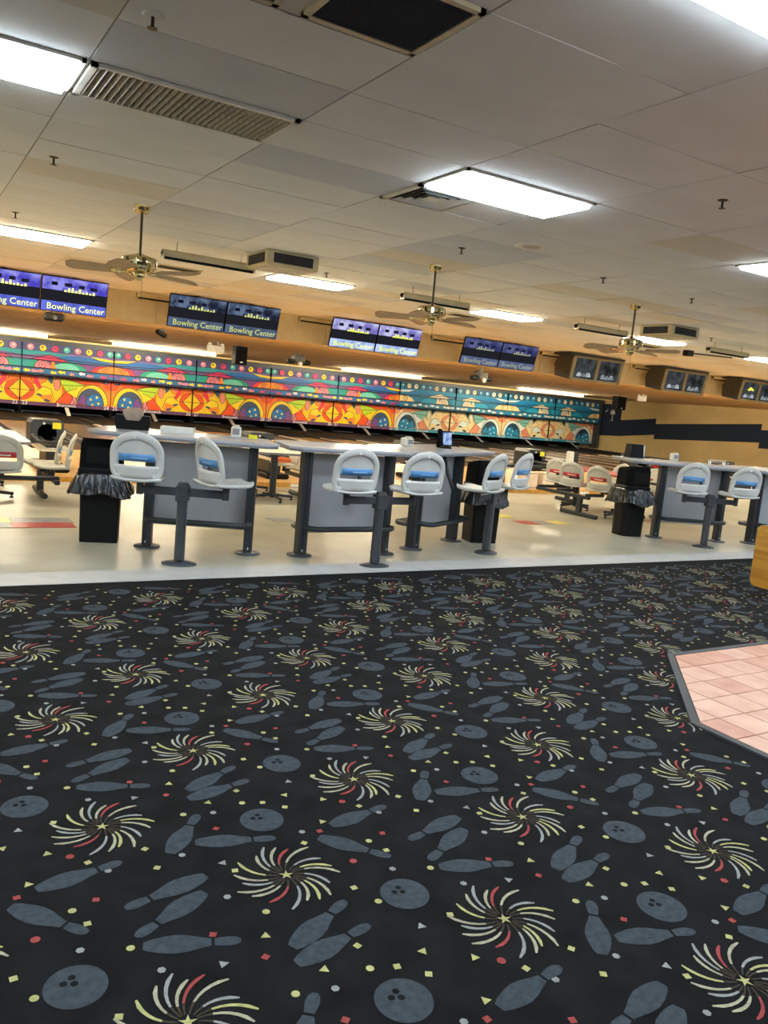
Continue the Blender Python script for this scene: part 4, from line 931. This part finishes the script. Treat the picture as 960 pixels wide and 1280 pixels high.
# ---------------------------------------------------------------- low seating groups by the approach
def low_group(cx, cy, lab, seats, feet, tw, tl, topm, edgem, grp='low seating groups by the lanes'):
    t = thing('low_seating', lab, 'seating', (cx, cy, 0), 0, grp)
    q = MB(); a, c = tw/2, tl/2; poly = []
    for sx, sy, a0 in ((1, -1, -PI/2), (1, 1, 0), (-1, 1, PI/2), (-1, -1, PI)):
        for i in range(5): an = a0+PI/2*i/4; poly.append((sx*(a-.15)+.15*math.cos(an), sy*(c-.15)+.15*math.sin(an)))
    q.prism(poly, .695, .725, 0, mis=1); q.build('table_top', [topm, edgem], t)
    for yy in (-c*.55, c*.55):
        q = MB(); q.rbox((0, yy, .365), (.09, .09, .66), .02); lg = q.build('leg', M_DSTEEL2, t)
        for an in (0, PI/2, PI, -PI/2):
            q = MB(); q.tube([(.03*math.cos(an), yy+.03*math.sin(an), .08), (.33*math.cos(an), yy+.33*math.sin(an), .05)], .02, 8); q.build('foot', M_DSTEEL2, lg)
            q = MB(); q.lathe([(.026, 0), (.026, .012), (.01, .016), (.01, .05)], 10, (.31*math.cos(an), yy+.31*math.sin(an), 0)); q.build('glide', M_BLACK, lg)
    for fx, y0, y1 in feet:
        q = MB(); q.tube([(fx, y0, .035), (fx, y1, .035)], .035, 10); f_ = q.build('foot_bar', M_DSTEEL2, t)
        q = MB(); q.rbox((fx, (y0+y1)/2, .18), (.08, .10, .30), .015); q.build('post', M_DSTEEL2, f_)
    for fx, y0, y1 in feet:
        ys = [s[1] for s in seats if (s[0] > 0) == (fx > 0)]
        if ys:
            q = MB(); q.rbox((fx, (min(ys)+max(ys))/2, .32), (.06, max(ys)-min(ys)+.12, .06), .01); q.build('beam', M_DSTEEL2, t)
    for sx, sy, az, kit in seats:
        fx = min([f[0] for f in feet], key=lambda v: abs(v-sx))
        q = MB(); q.rbox(((sx+fx)/2, sy, .36), (abs(sx-fx)+.06, .06, .05), .01); q.tube([(sx, sy, .36), (sx, sy, .425)], .03, 10); q.build('arm', M_DSTEEL2, t)
        shell(t, sx, sy, .455, az, kit)
low_group(.92, 11.3, 'low cream table and seats at the left edge, by the ball return', [(.64, -.55, D(-80), SH_CBLUE), (.70, -.95, D(-80), SH_CBLUE), (.1, -1.42, D(8), SH_RED)], [(.68, -.62, .25)], .95, 1.9, M_CREAMT, M_VGREY)
low_group(4.75, 11.4, 'low cream table and seats glimpsed between the left high tables', [(.55, -.35, D(-85), SH_CBLUE), (.55, .4, D(-85), SH_CBLUE), (-.55, -.35, D(85), SH_CBLUE), (-.55, .4, D(85), SH_CBLUE)], [(.62, -.65, .25), (-.62, -.65, .25)], .8, 1.7, M_CREAMT, M_VGREY)
low_group(10.38, 9.95, 'low table with red edge and cream seats before the right bin', [(-.36, -.44, D(75), SH_RED), (-.34, .24, D(68), SH_RED), (-.20, .72, D(72), SH_RED), (.62, -.42, D(-85), SH_RED), (.62, .30, D(-85), SH_RED)], [(-.70, -.70, .12), (.50, -.62, .1), (.60, 1.05, 1.65)], (.62), 1.9, M_REDT, M_REDT)
# bottle and orange tray on the middle low seats
t = thing('spray_bottle', 'yellow spray bottle with black cap on a low seat', 'bottle', (5.34, 11.02, .475))
q = MB(); q.lathe([(.05, 0), (.055, .02), (.055, .15), (.035, .19), (.02, .21)], 16); q.build('bottle_body', mat('bottle_yellow', (240, 205, 40), .3), t)
q = MB(); q.lathe([(.022, .21), (.022, .25), (.012, .27)], 12); q.build('cap', M_BLACK, t); q = MB(); q.lathe([(.0565, .03), (.0565, .09)], 16); q.build('bottle_label', M_ORANGE, t)
t = thing('orange_tray', 'orange tray lying on the low seat behind the gap', 'tray', (5.24, 11.80, .482), 0)
q = MB(); q.rbox((0, 0, .025), (.24, .24, .05), .012); q.build('tray_floor', M_ORANGE, t); q = MB(); q.tube([(-.12, -.12, .055), (.12, -.12, .055), (.12, .12, .055), (-.12, .12, .055)], .012, 8, True); q.build('tray_rim', M_ORANGE, t)

# ---------------------------------------------------------------- ball returns on the approach
BALLC = [((150, 40, 44), 'dark red'), ((40, 60, 130), 'blue'), ((30, 30, 32), 'black'), ((60, 120, 70), 'green'), ((210, 110, 40), 'orange')]
def ball_return(cx, cy, lab, balls, tagc=True, white=False):
    t = thing('ball_return', lab, 'ball return', (cx, cy, APZ), 0, 'ball returns on the approach')
    q = MB(); q.rbox((0, -.25, .045), (.42, 1.2, .09), .02); q.build('base', M_BLACK, t)
    q = MB(); q.rbox((0, -.35, .24), (.22, .7, .34), .03); q.build('pedestal', M_DSTEEL2, t)
    hood = [(-.24, 0), (.24, 0), (.25, .40), (.215, .455), (-.215, .455), (-.25, .40)]
    q = MB(); n = 24; cxh, czh, r = .0, .25, .145; z0 = .28
    o = hood; ring = [(cxh+r*math.cos(2*PI*k/n), czh+r*math.sin(2*PI*k/n)) for k in range(n)]
    # hood front with a round mouth: fan of quads from mouth to outline
    def outline(a):
        c, s_ = math.cos(a), math.sin(a); best = 9
        for i in range(len(o)):
            (x0, y0), (x1, y1) = o[i], o[(i+1) % len(o)]; dx, dy = x1-x0, y1-y0; den = c*dy-s_*dx
            if abs(den) < 1e-9: continue
            tt = ((x0-cxh)*dy-(y0-czh)*dx)/den; uu = ((x0-cxh)*s_-(y0-czh)*c)/den
            if tt > 0 and -1e-6 <= uu <= 1+1e-6: best = min(best, tt)
        return (cxh+best*c, czh+best*s_)
    outr = [outline(2*PI*k/n) for k in range(n)]
    Y0, Y1 = 0, .5
    vs = [(x, Y0, z0+z) for x, z in ring]+[(x, Y0, z0+z) for x, z in outr]+[(x, Y1, z0+z) for x, z in outr]
    q.add(vs, [(k, n+k, n+(k+1) % n, (k+1) % n) for k in range(n)]+[(n+k, 2*n+k, 2*n+(k+1) % n, n+(k+1) % n) for k in range(n)]+[tuple(range(2*n, 3*n))])
    q.build('hood', M_DSTEEL if not white else M_DSTEEL2, t)
    q = MB(); vs = [(x, 0.001, z0+z) for x, z in ring]+[(cxh+(x-cxh)*.9, .3, z0+czh+(z-czh)*.9) for x, z in ring]
    q.add(vs, [(k, (k+1) % n, n+(k+1) % n, n+k) for k in range(n)]+[tuple(range(n, 2*n))]); q.build('mouth', M_MBLACK, t)
    for s in (-1, 1):
        q = MB(); q.tube([(s*.10, .05, .46), (s*.10, -.85, .42), (s*.06, -.98, .44)], .016, 8); q.build('rail', M_DSTEEL, t)
        q = MB(); q.tube([(s*.22, .05, .50), (s*.24, -.85, .46), (s*.15, -1.02, .47), (0, -1.06, .47)], .022, 8); q.build('side_rail', M_DSTEEL2, t)
    q = MB(); q.lo((-.23, -1.0, .33), (.23, 0.0, .36)); q.build('rack_tray', M_CREAMT, t)
    if tagc: q = MB(); q.rbox((.14, -.008, z0+.37), (.13, .01, .10), .003); q.build('yellow_tag', M_YTAG, t)
    q = MB(); q.lathe([(.02, 0), (.02, .01)], 10, M=T(-.05, -.003, z0+.40) @ Matrix.Rotation(PI/2, 4, 'X')); q.build('button', M_WHITE, t)
    for i, (dy, ci, ll) in enumerate(balls):
        m = mat('ball_'+BALLC[ci][1].replace(' ', '_'), BALLC[ci][0], .12, var=.25, scale=9)
        q = MB(); q.lathe([(.001, -.108)]+[(.108*math.cos(a), .108*math.sin(a)) for a in [(-PI/2+PI*j/12) for j in range(1, 12)]]+[(.001, .108)], 20); o2 = q.build('bowling_ball', m, None, (cx, cy+dy, APZ+.56-.02*abs(dy))); tag(o2, ll, 'bowling ball', 'balls on the ball returns')
    return t
ball_return(2.06, 13.75, 'grey ball return with a round black mouth and yellow tag at the left', [])
ball_return(5.70, 13.75, 'ball return behind the middle low seats', [(-.5, 4, 'orange bowling ball on the return behind the middle seats')], False)
ball_return(9.04, 13.75, 'ball return hidden behind the angled high table', [(-.4, 0, 'dark red bowling ball behind the tablet table')])
ball_return(12.30, 13.75, 'dark ball return with yellow tag right of the left-turned stools', [], True, True)
ball_return(15.72, 13.75, 'dark ball return behind the right low table', [(-.45, 0, 'red bowling ball on the return behind the right low table')], False, True)
ball_return(19.05, 13.75, 'ball return far right behind the right high table', [], False)
# cream storage blocks beside the right ball return
for k, (x, y, lab) in enumerate(((11.3, 12.85, 'cream box standing on the approach step, left of its twin'), (11.78, 12.85, 'cream box on the approach step, right of its twin'))):
    t = thing('storage_box', lab, 'box', (x, y, APZ), .1, 'cream boxes on the approach'); q = MB(); q.rbox((0, 0, .15), (.36, .28, .30), .02); q.build('body', M_CARD, t); q = MB(); q.rbox((0, 0, .315), (.38, .30, .03), .01); q.build('lid', M_CARD, t)
t = thing('ball_rack', 'long dark ball rack on the approach behind the stools', 'ball rack', (11.3, 13.3, APZ))
q = MB(); q.rbox((0, 0, .40), (1.35, .34, .06), .01); q.build('shelf', M_DSTEEL2, t)
for s in (-1, 1): q = MB(); q.rbox((s*.62, 0, .185), (.07, .3, .37), .01); q.build('leg', M_DSTEEL2, t)
t = thing('hand_dryer_post', 'white dispenser on a dark post behind the right low seats', 'dispenser', (13.05, 13.45, APZ))
q = MB(); q.rbox((.1, 0, .38), (.16, .12, .76), .02); q.build('post', M_DSTEEL2, t); q = MB(); q.rbox((-.06, -.02, .62), (.16, .12, .30), .02); q.build('dispenser', M_WHITE, t)

# ---------------------------------------------------------------- oak counter end at the right edge
t = thing('oak_counter', 'rounded honey oak counter end at the right edge, standing on the carpet', 'counter', (7.84, 4.64, 0), 0)
def rrect(a, c, k, n=6):
    pts = []
    for sx, sy, a0 in ((1, -1, -PI/2), (1, 1, 0), (-1, 1, PI/2), (-1, -1, PI)):
        for i in range(n): an = a0+PI/2*i/(n-1); pts.append((sx*(a-k)+k*math.cos(an), sy*(c-k)+k*math.sin(an)))
    return pts
YZ = Matrix(((0, 0, 1, 0), (1, 0, 0, 0), (0, 1, 0, 0), (0, 0, 0, 1)))
q = MB(); q.prism([(y, z+.33) for y, z in rrect(.56, .33, .075)], 0, .035, M=YZ); q.build('end_panel', M_OAK, t)
q = MB(); q.lo((.036, -.48, .06), (.62, .48, .58)); q.build('carcass', M_OAK, t)
q = MB(); q.lo((.06, -.44, 0), (.58, .44, .06)); q.build('plinth', M_MBLACK, t)

# small black box with a long arm on the far right of the ceiling
t = thing('ceiling_bracket_box', 'small black box with a long thin arm under the ceiling at the right', 'bracket', (14.2, 11.6, ZC))
q = MB(); q.rbox((0, 0, -.06), (.2, .14, .12), .012); q.build('box', M_BLACK, t)
q = MB(); q.tube([(.1, 0, -.05), (1.3, -.1, -.02)], .014, 6); q.build('arm', M_BLACK, t)
